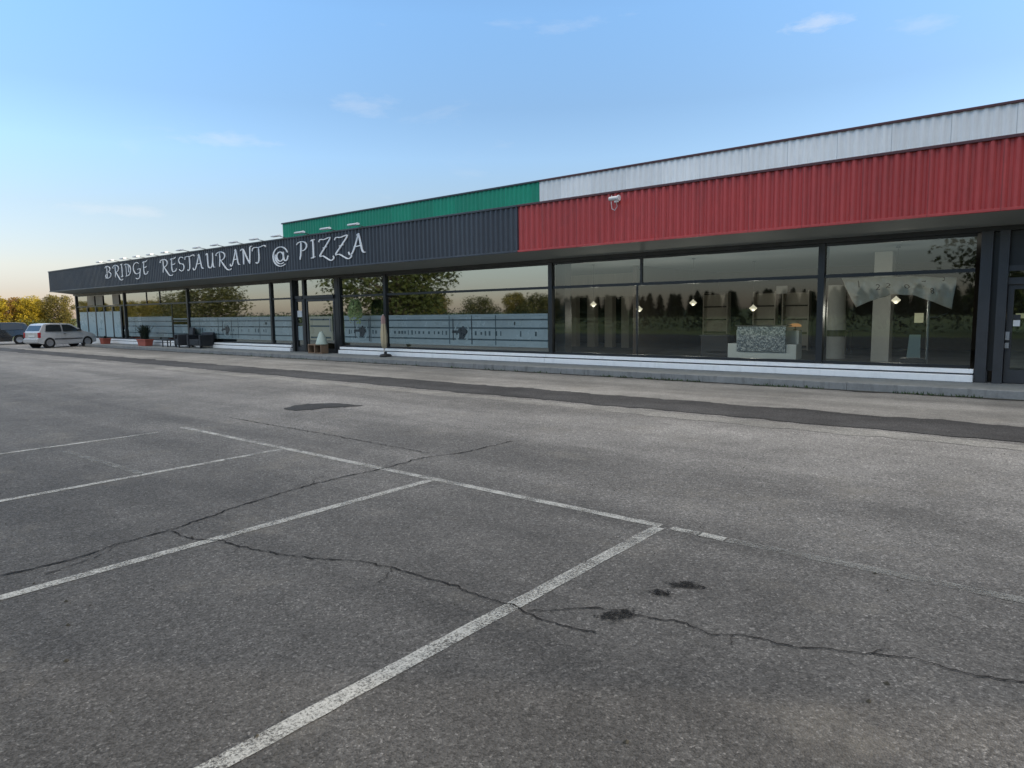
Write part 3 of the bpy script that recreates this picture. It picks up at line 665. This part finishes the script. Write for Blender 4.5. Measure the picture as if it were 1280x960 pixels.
st=tag(MB().box(-.18,.18,-.02,.02,-.13,.13).build('notice_board',M['paper']),'small pale square sign hanging above the reception desk','notice board'); st.location=(-7.75,23.9,2.2)
ol=thing('table_lamp','small lamp with a glowing orange shade on the reception desk','lamp',(-6.15,20.2,.952))
MB().lathe([(0,0),(.06,0),(.06,.015),(.012,.03),(.012,.12)],(0,0,0),14).build('lamp_base',M['black'],ol)
MB().lathe([(.17,.1),(.16,.15),(.08,.19),(0,.195)],(0,0,0),16).build('lamp_shade',M['orangeglow'],ol)
cy=thing('round_column_display','pale round pedestal in two tiers with a dark band, inside the window','display stand',(-5.2,20.7,.15))
MB().lathe([(0,0),(.27,0),(.27,.62),(0,.62)],(0,0,0),24).build('base_drum',M['palewall'],cy)
MB().lathe([(0,.62),(.25,.62),(.25,.8),(0,.8)],(0,0,0),24).build('dark_band',M['black'],cy)
MB().lathe([(0,.8),(.27,.8),(.24,1.4),(.23,2.05),(0,2.05)],(0,0,0),24).build('upper_drum',M['palewall'],cy)
# pendant lamps
def pendant():
    t=thing('pendant_lamp','x','pendant lamp',(0,0,3.0),0,'lit pendant lamps in the dining room')
    MB().lathe([(0,0),(.05,0),(.05,-.03),(0,-.03)],(0,0,0),12).build('ceiling_rose',M['black'],t)
    MB().tube([(0,0,-.03),(0,0,-1.13)],.006,6).build('cord',M['black'],t)
    MB().lathe([(.01,-1.14),(.025,-1.165),(.1,-1.23),(.095,-1.245),(.03,-1.31),(0,-1.315)],(0,0,0),18).build('lamp_shade',M['lampglow'],t)
    ld=bpy.data.lights.new('bulb','POINT'); ld.energy=14; ld.color=(1,.92,.8); ld.shadow_soft_size=.12
    lo=bpy.data.objects.new('bulb',ld); col.objects.link(lo); lo.parent=t; lo.location=(0,0,-1.5)
    return t
pd=pendant()
for i,(x,y,z,lb) in enumerate([(-11.6,18.1,1.75,'lit pendant lamp nearest the left end of the right dining room'),(-10.0,18.1,1.58,'lit pendant lamp hanging low beside the thin window mullion'),(-8.3,18.1,1.735,'lit pendant lamp above the dark low counter'),(-6.6,18.1,1.56,'lit pendant lamp above the reception desk'),(-3.25,18.1,1.7,'lit pendant lamp below the crumpled white banner')]):
    o=pd if i==0 else copy_tree(pd)
    o.location=(x,y,z+1.27); o['label']=lb
# small easel panel, pole, stool group right of the pedestal
pn=tag(MB().prism([(-.13,0,0),(.13,0,0),(.11,.06,.5),(-.1,.06,.5)],(0,.02,0)).build('display_panel',M['mint']),'small pale green panel leaning inside the right window','display panel'); pn.location=(-2.67,17,.47)
pt=thing('plant_stand','dark plinth under the pale green panel','plinth',(-2.67,17.02,.15)); MB().box(-.25,.25,-.12,.25,0,.31).build('plinth_body',M['black'],pt,bevel=.01)
po=thing('floor_post','slim pale grey post standing inside the right window','post',(-2.42,17,.15))
MB().tube([(0,0,.02),(0,0,1.7)],.03,10).build('pole',M['steel'],po); MB().lathe([(0,0),(.16,0),(.16,.02),(0,.025)],(0,0,0),18).build('base_plate',M['steel'],po)
MB().tube([(0,0,1.2),(.16,0,1.2),(.34,.1,1.28)],.014,8).build('arm',M['steel'],po)
nb=tag(MB().box(-.09,.09,-.01,.01,-.11,.11).build('wall_notice',M['signglow']),'small glowing yellowish notice above the pale green panel','notice'); nb.location=(-2.75,18.0,1.32)
ws=tag(MB().box(-.16,.16,-.02,.02,-.05,.05).build('lit_sign',M['signglow']),'small lit yellow sign seen through the right entrance door','lit sign'); ws.location=(-.78,17.5,1.36)
tb=thing('dining_table','dark table with a black chair-back edge behind the round pedestal','table',(-4.75,22.6,.15))
MB().box(-.6,.6,-.35,.35,.7,.74).build('tabletop',M['darkwood'],tb)
for a in (-.55,.55):
    for b in (-.3,.3): MB().box(a-.03,a+.03,b-.03,b+.03,0,.699).build('leg',M['darkwood'],tb)
# crumpled banner behind the glass
def banner():
    top=[(-3.88,2.2),(-3.5,2.2),(-3.0,2.2),(-2.5,2.19),(-2.1,2.14),(-1.8,2.13)]
    bot=[(-3.56,1.57),(-3.27,1.72),(-2.95,1.83),(-2.5,1.8),(-2.15,1.66),(-1.86,1.52)]
    def lp(pl,k):
        f=k*(len(pl)-1); i=min(int(f),len(pl)-2); f-=i
        return pl[i][0]*(1-f)+pl[i+1][0]*f, pl[i][1]*(1-f)+pl[i+1][1]*f
    NU,NV=70,22; vs=[]
    def surf(u,v):
        a=lp(top,u); b=lp(bot,u); x=a[0]*(1-v)+b[0]*v; z=a[1]*(1-v)+b[1]*v
        q=Vector((x*3.2+z*1.5,z*2.4,1.0)); y=15.74+.15*noise.noise(q)+.07*noise.noise(q*2.7)+.03*math.sin(u*26+v*4)
        return Vector((x,y,z+.02*noise.noise(q*1.7)))
    for j in range(NV+1):
        for i in range(NU+1): vs.append(surf(i/NU,j/NV))
    w=NU+1
    o=MB().add(vs,[(j*w+i,j*w+w+i,j*w+w+i+1,j*w+i+1) for j in range(NV) for i in range(NU)],0,True).build('banner',M['bannerw'],sharp=180)
    sd=o.modifiers.new('t','SOLIDIFY'); sd.thickness=.003
    tag(o,'crumpled white banner with dark numbers sagging inside the right window','banner')
    # dark printed characters following the folds
    for ch,u,v,h in (('1',.14,.38,.2),('2',.3,.6,.18),('2',.39,.62,.18),('0',.55,.66,.18),('7',.69,.45,.18),('8',.77,.68,.18),('3',.86,.12,.18)):
        cu=bpy.data.curves.new('t','FONT'); cu.body=ch; cu.size=h; cu.align_x='CENTER'; cu.resolution_u=2
        ob=bpy.data.objects.new('t',cu); col.objects.link(ob); bpy.context.view_layer.update()
        me=bpy.data.meshes.new_from_object(ob.evaluated_get(bpy.context.evaluated_depsgraph_get()))
        col.objects.unlink(ob); bpy.data.objects.remove(ob)
        rt=-.25 if u<.5 else .2
        for vv in me.vertices:
            x,z=vv.co.x,vv.co.y; x,z=x*math.cos(rt)-z*math.sin(rt),x*math.sin(rt)+z*math.cos(rt)
            uu=u+x/2.05; vq=v-z/.5; vv.co=surf(min(max(uu,0),1),min(max(vq,0),1))+Vector((0,-.006,0))
        me.materials.clear(); me.materials.append(M['ink'])
        t=bpy.data.objects.new('printed_number',me); col.objects.link(t); t.parent=o
    return o
banner()

# ------------------------------------------------------------------ TERRACE THINGS
def armchair(label,loc,rz,hb,w=.78):
    t=thing('rattan_armchair',label,'armchair',loc,rz,'black rattan armchairs by the window')
    MB().box(-w/2+.1,w/2-.1,-.34,.3,.12,.4).build('seat',M['rattan'],t,bevel=.03)
    MB().prism([(-w/2+.02,.24,.1),(-w/2+.02,.36,.1),(-w/2+.02,.44,hb),(-w/2+.02,.33,hb)],(w-.04,0,0)).build('backrest',M['rattan'],t,bevel=.03)
    for sg in (-1,1): MB().box(sg*w/2-.07,sg*w/2+.07,-.36,.3,.1,.6).build('armrest',M['rattan'],t,bevel=.03)
    for a in (-1,1):
        for b in (-.3,.28): MB().box(a*(w/2-.04)-.025,a*(w/2-.04)+.025,b-.025,b+.025,0,.099).build('leg',M['black'],t)
    return t
armchair('black rattan armchair with the lower back, on the right of the pair',(-30.7,14.95,.15),R(4),.7,1.0)
armchair('black rattan armchair with the higher back, on the left of the pair',(-32.3,14.95,.15),R(-14),.92,.8)
tt=thing('side_table','small black side table on thin legs beside the black armchairs','side table',(-33.7,14.85,.15))
MB().box(-.3,.3,-.22,.22,.29,.33).build('tabletop',M['black'],tt,bevel=.006)
for a in (-.26,.26):
    for b in (-.18,.18): MB().box(a-.02,a+.02,b-.02,b+.02,0,.289).build('leg',M['black'],tt)
def spiky(mb,n,rad,h,rnd,z0):
    for i in range(n):
        a=rnd.uniform(0,6.28); r=rad*rnd.uniform(.3,1); hh=h*rnd.uniform(.45,1); w=rnd.uniform(.012,.03); pts=[]
        bx,by=rnd.uniform(-.2,.2)*rad,rnd.uniform(-.12,.12)*rad
        for k in range(4):
            f=k/3; pts.append(Vector((bx+math.cos(a)*r*f**1.3,by+.5*math.sin(a)*r*f**1.3,z0+hh*math.sin(f*1.9)/.95)))
        sd=Vector((-math.sin(a),math.cos(a),0))*w
        vs=[pts[0]-sd,pts[0]+sd,pts[1]-sd,pts[1]+sd,pts[2]-sd*.7,pts[2]+sd*.7,pts[3]]
        mb.add(vs,[(0,1,3,2),(2,3,5,4),(4,5,6)])
def planter(label,loc,w,d,h,n,rad,ph,seed):
    rnd=random.Random(seed); t=thing('planter',label,'planter',loc,0,'red planters on the terrace')
    b=MB(); 
    b.add([(-w*.42,-d*.42,0),(w*.42,-d*.42,0),(w*.42,d*.42,0),(-w*.42,d*.42,0),(-w/2,-d/2,h),(w/2,-d/2,h),(w/2,d/2,h),(-w/2,d/2,h)],[(0,3,2,1),(0,1,5,4),(1,2,6,5),(2,3,7,6),(3,0,4,7)])
    b.box(-w/2-.02,w/2+.02,-d/2-.02,d/2+.02,h-.05,h+.015).build('pot',M['terra'],t,bevel=.01)
    MB().box(-w/2+.03,w/2-.03,-d/2+.03,d/2-.03,h+.01,h+.03).build('soil',M['earth'],t)
    if n:
        p=MB(); spiky(p,n,rad,ph,rnd,h+.02); p.build('plant',M['leafdark'],t)
    return t
planter('long terracotta planter with a dark spiky shrub beside the side table',(-36.0,14.7,.15),1.0,.4,.32,170,.95,.72,3)
planter('small terracotta pot with a low dark plant near the white car',(-41.1,14.7,.15),.5,.4,.3,30,.25,.12,4)
pu=thing('folded_parasol','folded cream garden parasol with a faded pink tip, on a dark base','parasol',(-17.9,14.95,.15))
MB().lathe([(0,0),(.2,0),(.21,.04),(.17,.08),(.05,.1),(.05,.16),(0,.16)],(0.06,0,0),18).build('base',M['black'],pu)
MB().tube([(0,0,.02),(0,0,1.42)],.022,8).build('pole',M['palewood'],pu)
def fold_lathe(prof,n=36,amp=.18):
    mb=MB(); vs=[]
    for r,z in prof:
        for k in range(n):
            a=2*math.pi*k/n; rr=r*(1+amp*math.cos(6*a)+.06*math.sin(11*a+z*5)); vs.append((rr*math.cos(a),rr*math.sin(a),z))
    return mb.add(vs,[(i*n+k,i*n+(k+1)%n,(i+1)*n+(k+1)%n,(i+1)*n+k) for i in range(len(prof)-1) for k in range(n)],0,True)
fold_lathe([(.035,.28),(.065,.3),(.095,.5),(.1,.75),(.08,.95),(.06,1.12)]).build('canopy',M['cream'],pu,sharp=60)
fold_lathe([(.062,1.1),(.066,1.18),(.06,1.3),(.02,1.4),(0,1.41)]).build('canopy_tip',M['pink'],pu,sharp=60)
bx=thing('wooden_crate','low weathered wooden crate with two open bays at the left entrance','crate',(-21.75,15.0,.15))
MB().box(-.42,.42,-.16,.16,.3,.34).box(-.42,-.37,-.16,.16,0,.299).box(.37,.42,-.16,.16,0,.299).box(-.025,.025,-.16,.16,0,.299).box(-.369,.369,.12,.16,.0,.299).box(-.369,.369,-.15,.119,0,.03).build('crate_body',M['wood'],bx,bevel=.005)
cn=thing('cone_ornament','pale green cone ornament standing on the wooden crate','ornament',(-21.5,15.0,.493))
MB().lathe([(0,0),(.22,0),(.225,.03),(.17,.2),(.1,.38),(.06,.46),(.0,.48)],(0,0,0),22).build('cone_body',M['mint'],cn)
hp=thing('hanging_plant','trailing pale green plant hanging under the soffit beside the left entrance','hanging plant',(-19.45,15.0,3.03))
MB().tube([(0,0,0),(0,0,-1.0)],.006,6).build('cord',M['black'],hp)
MB().lathe([(0,-1.2),(.09,-1.2),(.13,-1.06),(.14,-1.0),(.12,-1.0),(0,-1.04)],(0,0,0),16).build('pot',M['framegrey'],hp)
lf=MB(); rnd=random.Random(5)
for i in range(520):
    a=rnd.uniform(0,6.28); k=rnd.random(); r=.14+.14*math.sin(k*2.4)*rnd.uniform(.3,1); z=-.95-.85*k**1.2*rnd.uniform(.5,1)
    c=Vector((r*math.cos(a),r*.7*math.sin(a),z)); u=Vector((rnd.gauss(0,1),rnd.gauss(0,1),rnd.gauss(0,1))).normalized()*.055; v=u.orthogonal().normalized()*.03
    lf.add([c-u,c+v,c+u,c-v],[(0,1,2,3)])
lf.build('foliage',M['leafhang'],hp)

# ------------------------------------------------------------------ CARS
def car(label,loc,rz,paint,L=3.45,W=1.5,H=1.33,lights=True,group=None):
    t=thing('parked_car',label,'car',loc,rz,'cars parked at the end of the building')
    s=L/3.76; zs=H/1.46
    wr=.285; za=wr*1.0; ar=.34; xr,xf=-1.2,1.22
    out=[(-1.84,.3),(-1.88,.42),(-1.87,.56),(-1.80,.6),(-1.79,.92),(-1.74,.98),(-1.5,1.36),(-1.38,1.43),(-1.0,1.46),(-.3,1.465),(.15,1.43),(.32,1.38),(1.0,.97),(1.1,.93),(1.5,.84),(1.76,.72),(1.85,.6),(1.88,.45),(1.84,.26)]
    arcf=[(xf+ar*math.cos(a),za+ar*math.sin(a)) for a in [math.pi*k/12-.12*(1-2*k/12) for k in range(13)]]
    arcr=[(xr+ar*math.cos(a),za+ar*math.sin(a)) for a in [math.pi*k/12-.12*(1-2*k/12) for k in range(13)]]
    loop=out+[(xf+ar+.02,.22)]+arcf+[(xf-ar-.02,.2),(xr+ar+.02,.2)]+arcr+[(xr-ar-.02,.24)]
    def hw(x,z):
        f=1.0
        if z>.9: f-=.2*min(1,(z-.9)/.56)
        if z<.45: f-=.03*(.45-z)/.25
        ax=abs(x); 
        if ax>1.35: f-=.13*((ax-1.35)/.5)**2
        return W/2*f
    def pt(x,z,sd,off=0): return (x*s,sd*(hw(x,z)+off),z*zs)
    b=MB(); n=len(loop)
    # two side skins plus bands across, subdivided so the plan rounds off
    import bmesh
    sk=[pt(x,z,1) for x,z in loop]+[pt(x,z,-1) for x,z in loop]
    b.add(sk,[tuple(range(n)),tuple(reversed(range(n,2*n)))]+[(i,n+i,n+(i+1)%n,(i+1)%n) for i in range(n)])
    body=b.build('body',paint,t,bevel=.035*s)
    me=body.data; bm=bmesh.new(); bm.from_mesh(me); bmesh.ops.triangulate(bm,faces=[f for f in bm.faces if len(f.verts)>4]); bmesh.ops.recalc_face_normals(bm,faces=bm.faces); bm.to_mesh(me); bm.free()
    for p in me.polygons: p.use_smooth=True
    me.set_sharp_from_angle(angle=R(32))
    # glazing
    def side_win(pts,sd):
        q=[pt(x,z,sd,.006) for x,z in pts]; q=q if sd<0 else list(reversed(q))
        return MB().prism(q,(0,-.004*sd,0)).build('side_window',M['carblackglass'],t)
    for sd in (1,-1):
        side_win([(-1.42,.99),(-.42,.97),(-.42,1.37),(-1.0,1.385),(-1.3,1.36)],sd)
        side_win([(-.33,.97),(.78,.97),(.3,1.3),(.05,1.37),(-.33,1.375)],sd)
    def cross(p0,p1,name,m,w=.9,off=.006):
        dx,dz=p1[0]-p0[0],p1[1]-p0[1]; l=math.hypot(dx,dz); nx,nz=-dz/l*off,dx/l*off
        if nx*(p0[0])<0 and abs(p0[0])>.3: nx,nz=-nx,-nz
        q=[]
        for (x,z),sd in ((p0,1),(p0,-1),(p1,-1),(p1,1)): q.append(((x+nx)*s,sd*hw(x,z)*w,(z+abs(nz))*zs))
        return MB().prism(q,(nx*.4,0,.001)).build(name,m,t)
    cross((-1.715,1.02),(-1.52,1.33),'rear_window',M['carblackglass'])
    cross((.42,1.32),(.93,1.0),'windscreen',M['carblackglass'])
    # bumpers, lamps, plates
    MB().box(-1.905*s,-1.86*s,-W*.44,W*.44,.34*zs,.55*zs).build('rear_bumper',paint,t,bevel=.015)
    MB().box(1.85*s,1.9*s,-W*.42,W*.42,.3*zs,.52*zs).build('front_bumper',paint,t,bevel=.015)
    for sd in (1,-1):
        y=sd*W*.40
        MB().box(-1.835*s,-1.66*s,min(y,y+sd*.09),max(y,y+sd*.09),.62*zs,.93*zs).build('tail_light',M['redlens'],t,bevel=.012)
        MB().box(1.62*s,1.84*s,min(y-sd*.13,y+sd*.045),max(y-sd*.13,y+sd*.045),.6*zs,.74*zs).build('headlight',M['clearlens'],t,bevel=.02)
        m=MB().box(.62*s,.76*s,min(sd*W*.5,sd*W*.59),max(sd*W*.5,sd*W*.59),.98*zs,1.1*zs).build('wing_mirror',M['black'],t,bevel=.02)
        MB().box(-.32*s,-.16*s,sd*W*.5-.005,sd*W*.5+.012,.8*zs,.835*zs).build('door_handle',M['black'],t)
        MB().box(-.9*s,.88*s,sd*W*.5-.004,sd*W*.5+.008,.5*zs,.55*zs).build('side_trim',M['black'],t)
    MB().box(-1.83*s,-1.79*s,-.26,.26,.66*zs,.77*zs).build('number_plate',M['plate'],t)
    for x in (xr,xf):
        for sd in (1,-1):
            y=sd*(W/2-.1)
            w=MB().lathe([(.18,-.085),(wr-.03,-.09),(wr,-.07),(wr,.07),(wr-.03,.09),(.18,.085)],(x*s,y,wr*1.0),22,axis='y').build('wheel',M['rubber'],t)
            MB().lathe([(0,-.03),(.19,-.05),(.19,.05),(0,.03)],(x*s,y+sd*.035,wr),18,axis='y').build('rim',M['rim'],w)
            MB().lathe([(0,-.05),(ar*.97,-.05),(ar*.97,.02),(0,.02)],(x*s,y-sd*.05,wr),20,axis='y').build('wheel_arch',M['black'],t)
    return t
m,t_,b_=mat('dark car glass'); b_.inputs['Base Color'].default_value=(.02,.025,.028,1); b_.inputs['Roughness'].default_value=.05; b_.inputs['Specular IOR Level'].default_value=.7
M['carblackglass']=m
car('small silver white hatchback parked nose in at the far end of the building',(-43.45,13.3,0),R(103),M['carwhite'],L=3.15,W=1.5,H=1.32)
car('black estate car at the left edge behind the white hatchback',(-52.3,12.3,0),R(254),M['carblack'],L=4.3,W=1.65,H=1.36)

# ------------------------------------------------------------------ TREES
def leafy(mb,c,r,n,size,rnd,squash=.8):
    """leaf-sized cards through a clump's volume, denser near its skin"""
    for i in range(n):
        d=Vector((rnd.gauss(0,1),rnd.gauss(0,1),rnd.gauss(0,1))).normalized()*r*(rnd.random()**.45)
        d.z*=squash; p=c+d; u=Vector((rnd.gauss(0,1),rnd.gauss(0,1),rnd.gauss(0,.7))).normalized()*size*rnd.uniform(.6,1.3)
        v=u.orthogonal().normalized(); v=(Matrix.Rotation(rnd.uniform(0,6.28),3,u.normalized())@v)*size*rnd.uniform(.4,.8)
        mb.add([p-u,p+v,p+u*.9,p-v],[(0,1,2,3)])
def make_tree(name,label,cat,h,w,m,seed,nclump=26,per=90,size=.16,trunk=.22,group=None,low=.16):
    rnd=random.Random(seed); t=thing(name,label,cat,(0,0,0),0,group)
    tk=MB(); top=Vector((rnd.uniform(-.2,.2),rnd.uniform(-.2,.2),h*.72))
    tk.tube([(0,0,-.05),(0,0,h*.12),tuple(top*.5),tuple(top)],[trunk*h/8*1.5,trunk*h/8,trunk*h/8*.7,trunk*h/8*.2],8)
    cr=MB()
    for k in range(nclump):
        z=h*(low+(.93-low)*((k+.5)/nclump)); f=(z/h-low)/(1-low); env=w/2*math.sqrt(max(.02,1-((f-.38)/.66)**2))
        a=k*2.4+rnd.uniform(-.4,.4); rr=env*rnd.uniform(.35,.92); c=Vector((rr*math.cos(a),rr*math.sin(a),z))
        r=w*rnd.uniform(.12,.2); leafy(cr,c,r,per,size,rnd)
        st=top*min(.95,max(.2,(z/h)*.8)); tk.tube([tuple(st),tuple((st+c)/2+Vector((0,0,.1))),tuple(c)],[trunk*h/8*.35,trunk*h/8*.22,.01],5,caps=False)
    tk.build('trunk',M['bark'],t); cr.build('crown',m,t)
    return t
def place(t,x,y,rz=0,sc=1,label=None):
    t.location=(x,y,-.02); t.rotation_euler=(0,0,rz); t.scale=(sc,sc,sc)
    if label: t['label']=label
    return t
AG='autumn trees beyond the car park'
ty=make_tree('autumn_tree','x','tree',5.5,5.4,M['yellow'],11,36,190,group=AG,size=.13,low=.06)
to=make_tree('autumn_tree','x','tree',5.4,5.6,M['orange'],12,36,190,group=AG,size=.13,low=.06)
tv=make_tree('autumn_tree','x','tree',5.9,6.6,M['olive'],13,42,220,group=AG,size=.13,low=.05)
place(ty,-144.5,39.6,0,1,'bright yellow tree between the brown one and the olive tree, above the white car')
place(to,-146.5,37.2,0,1,'brown orange tree with a greenish foot between two yellow trees')
place(tv,-143.2,43.7,0,.98,'broad olive brown tree right above the roof of the white car')
y2=place(copy_tree(ty),-145.2,34.6,1.9,1.0,'golden yellow tree cut by the left edge of the photo')
place(copy_tree(ty),-155,54.5,2.5,.8,'small yellow tree peeping out beside the end column of the building')
place(copy_tree(tv),-160,30.5,.9,1.0,'olive brown tree standing behind the golden yellow tree')
place(copy_tree(to),-165,44,2.9,.95,'orange tree standing in the second row behind the bright yellow tree')
place(copy_tree(ty),-151,42.5,.6,.92,'yellow tree filling the gap just behind the broad olive brown tree')
# low hedge under the autumn trees
hd=MB(); rnd=random.Random(3)
for i in range(46):
    x=-142+rnd.uniform(-1.5,1.5); y=24+i*.95; leafy(hd,Vector((x,y,.7+rnd.uniform(-.2,.3))),1.0,70,.15,rnd,.8)
tag(hd.build('hedge',M['darkleaf']),'low dark green hedge along the foot of the autumn trees','hedge')
hr=MB(); rnd=random.Random(8)  # unseen hedge added to keep bright grass out of the window reflections
for i in range(150):
    leafy(hr,Vector((-112+i*.82,-17.5+rnd.uniform(-.3,.3),.95+rnd.uniform(-.15,.2))),1.05,95,.12,rnd,.95)
tag(hr.build('hedge',M['conifer']),'long dark green hedge added unseen across the road, darkening the low window reflections','hedge')
# trees across the road: they stand behind the photographer and show in the window glass
BG='trees across the road mirrored in the windows'
td=make_tree('broadleaf_tree','x','tree',8.6,12.5,M['darkleaf'],21,46,170,.2,.3,BG,.2)
place(td,-47.5,-10.5,.4,1,'large olive green tree mirrored in the windows right of the left entrance')
tr=make_tree('broadleaf_tree','x','tree',6.0,11,M['muted'],22,40,120,.2,.3,BG,.08)
place(tr,-88,-14,0,1,'rounded olive tree mirrored in the window behind the black armchairs')
place(copy_tree(tr),-104,-17,1.2,.82,'smaller rounded olive tree mirrored left of the black armchairs')
place(copy_tree(td),.6,-13.5,2.0,.98,'large green tree mirrored in the right entrance doors')
for i,(x,y,sc,src) in enumerate([(-116,-22,.8,to),(-123,-20,.75,tv),(-130,-24,.85,to),(-137,-22,.8,tv),(-145,-25,.85,to),(-153,-23,.8,tv),(-162,-26,.9,to),(-171,-26,.9,tv),(-84,-40,.7,tv),(-79,-42,.72,tr),(-73,-40,.75,tv),(-67,-43,.6,tr),(-61,-44,.72,tv),(-55,-42,.62,tr)]):
    c=place(copy_tree(src),x,y,i*1.3,sc,None); c['group']='autumn trees across the road mirrored in the windows'; c['label']='autumn tree across the road showing only as a reflection in the windows'
def conifer(h,seed):
    rnd=random.Random(seed); t=thing('conifer_tree','dark conifer across the road showing only as a reflection in the windows','tree',(0,0,0),0,'conifers across the road mirrored in the windows')
    MB().tube([(0,0,0),(0,0,h*.95)],[.18,.03],6).build('trunk',M['bark'],t); mb=MB()
    for i in range(520):
        f=rnd.random()**.8; z=h*(.06+.94*f); r=h*.36*(1-f)**.4+.05; a=rnd.uniform(0,6.28); L=r*rnd.uniform(.6,1.1)
        p=Vector((0,0,z)); d=Vector((math.cos(a),math.sin(a),-.32)); sd=Vector((-math.sin(a),math.cos(a),0))*L*.22
        mb.add([p+d*L*.15-sd*.5,p+d*L*.6-sd,p+d*L,p+d*L*.6+sd,p+d*L*.15+sd*.5],[(0,1,2,3,4)])
    mb.build('crown',M['conifer'],t); return t
cf=conifer(5.4,31); rnd=random.Random(9)
for i in range(96):
    o=cf if i==0 else copy_tree(cf)
    x=-112+i*1.25+rnd.uniform(-.6,.6); place(o,x,-108+rnd.uniform(-5,5),rnd.uniform(0,6),rnd.uniform(.86,1.02))

# ------------------------------------------------------------------ CAMERA, LIGHT, SKY
cd=bpy.data.cameras.new('Camera'); cam=bpy.data.objects.new('Camera',cd); col.objects.link(cam)
RM=((0.7720927,-0.0562792,0.6330130),(0.6353456,0.0910007,-0.7668473),(-0.0144471,0.9942593,0.1060177))
m4=Matrix(RM).to_4x4(); m4.translation=Vector((0,0,1.6)); cam.matrix_world=m4
cd.sensor_width=36; cd.lens=23.915; cd.clip_start=.05; cd.clip_end=6000; scene.camera=cam
AZ=R(33); EL=R(10)
sdir=Vector((math.cos(EL)*math.cos(AZ),math.cos(EL)*math.sin(AZ),math.sin(EL)))
sl=bpy.data.lights.new('Sun','SUN'); sl.energy=2.5; sl.angle=R(.5); sl.color=(1,.86,.68)
so=bpy.data.objects.new('Sun',sl); col.objects.link(so); so.rotation_euler=(-sdir).to_track_quat('-Z','Y').to_euler(); so.location=(30,40,30)
wd=bpy.data.worlds.new('World'); scene.world=wd; wd.use_nodes=True; t=NT(wd); bg=t.n['Background']
sky=t.new('ShaderNodeTexSky'); sky.sky_type='NISHITA'; sky.sun_disc=False; sky.sun_elevation=EL; sky.sun_rotation=math.pi/2-AZ
sky.altitude=100; sky.air_density=1.0; sky.dust_density=0.6; sky.ozone_density=2.0
tc=t.new('ShaderNodeTexCoord').outputs['Generated']
sep=t.new('ShaderNodeSeparateXYZ'); t.link(tc,sep.inputs[0]); zz=sep.outputs[2]
# evening haze: paler and warmer towards the horizon, deeper blue higher up
hz=t.ramp(t.math('MULTIPLY',zz,2.0),[(.0,(.43,.38,.54)),(.072,(.45,.40,.54)),(.128,(.54,.45,.52)),(.276,(.61,.53,.555)),(.42,(.69,.68,.745)),(.55,(.655,.68,.755)),(.76,(.78,.87,.97))])
base=t.mix(sky.outputs[0],hz,1,'MULTIPLY')
base=t.mix(base,(1.6,1.6,1.6),1,'MULTIPLY')
# thin cirrus wisps
cv=t.mapping(tc,(2.4,2.4,11),(0,R(8),R(25)),(.3,.1,0))
cn_=t.ramp(t.noise(cv,1.5,7,.6,.9),[(.66,0),(.86,1)])
base=t.mix(base,(3.6,3.5,3.5),t.math('MULTIPLY',cn_,.2))
def wisp(d,half,flat,amount,tilt):
    sb=t.new('ShaderNodeVectorMath',operation='SUBTRACT'); t.link(tc,sb.inputs[0]); sb.inputs[1].default_value=d
    az=math.atan2(d[1],d[0])
    q=t.mapping(sb.outputs[0],(1,1,1),(0,0,-az))
    q=t.mapping(q,(0,1/half,flat/half),(tilt,0,0))
    nz=t.new('ShaderNodeTexNoise'); nz.inputs['Scale'].default_value=16; nz.inputs['Detail'].default_value=6; nz.inputs['Roughness'].default_value=.65
    t.link(t.mapping(tc,(1,1,3.4),(R(14),0,0)),nz.inputs['Vector'])
    ln=t.new('ShaderNodeVectorMath',operation='LENGTH'); t.link(q,ln.inputs[0])
    f=t.math('ADD',ln.outputs['Value'],t.math('MULTIPLY',t.math('SUBTRACT',nz.outputs['Fac'],.5),3.6))
    return t.math('MULTIPLY',t.ramp(f,[(.05,1),(.95,0)]),amount)
for d,half,flat,am,tl in (((-.2613,.904,.3385),.036,3.6,.32,R(-8)),((-.537,.759,.368),.08,8,.13,R(9)),((-.8546,.468,.2248),.06,5,.2,R(-4)),((-.7509,.6001,.2756),.05,4,.16,0),((-.9271,.3506,.1325),.07,8,.22,0),((-.156,.934,.3213),.03,3,.14,0)):
    base=t.mix(base,(3.75,3.7,3.75),wisp(d,half,flat,am,tl))
# unseen bright cloud sheet overhead, added to lift the light on the ground
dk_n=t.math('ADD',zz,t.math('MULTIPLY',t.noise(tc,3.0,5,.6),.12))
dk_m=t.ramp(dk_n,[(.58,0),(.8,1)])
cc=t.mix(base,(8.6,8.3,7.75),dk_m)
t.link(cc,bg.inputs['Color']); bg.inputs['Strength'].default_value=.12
scene.view_settings.view_transform='Standard'; scene.view_settings.look='None'; scene.view_settings.exposure=1.1; scene.view_settings.gamma=1
scene.render.resolution_x=1024; scene.render.resolution_y=768
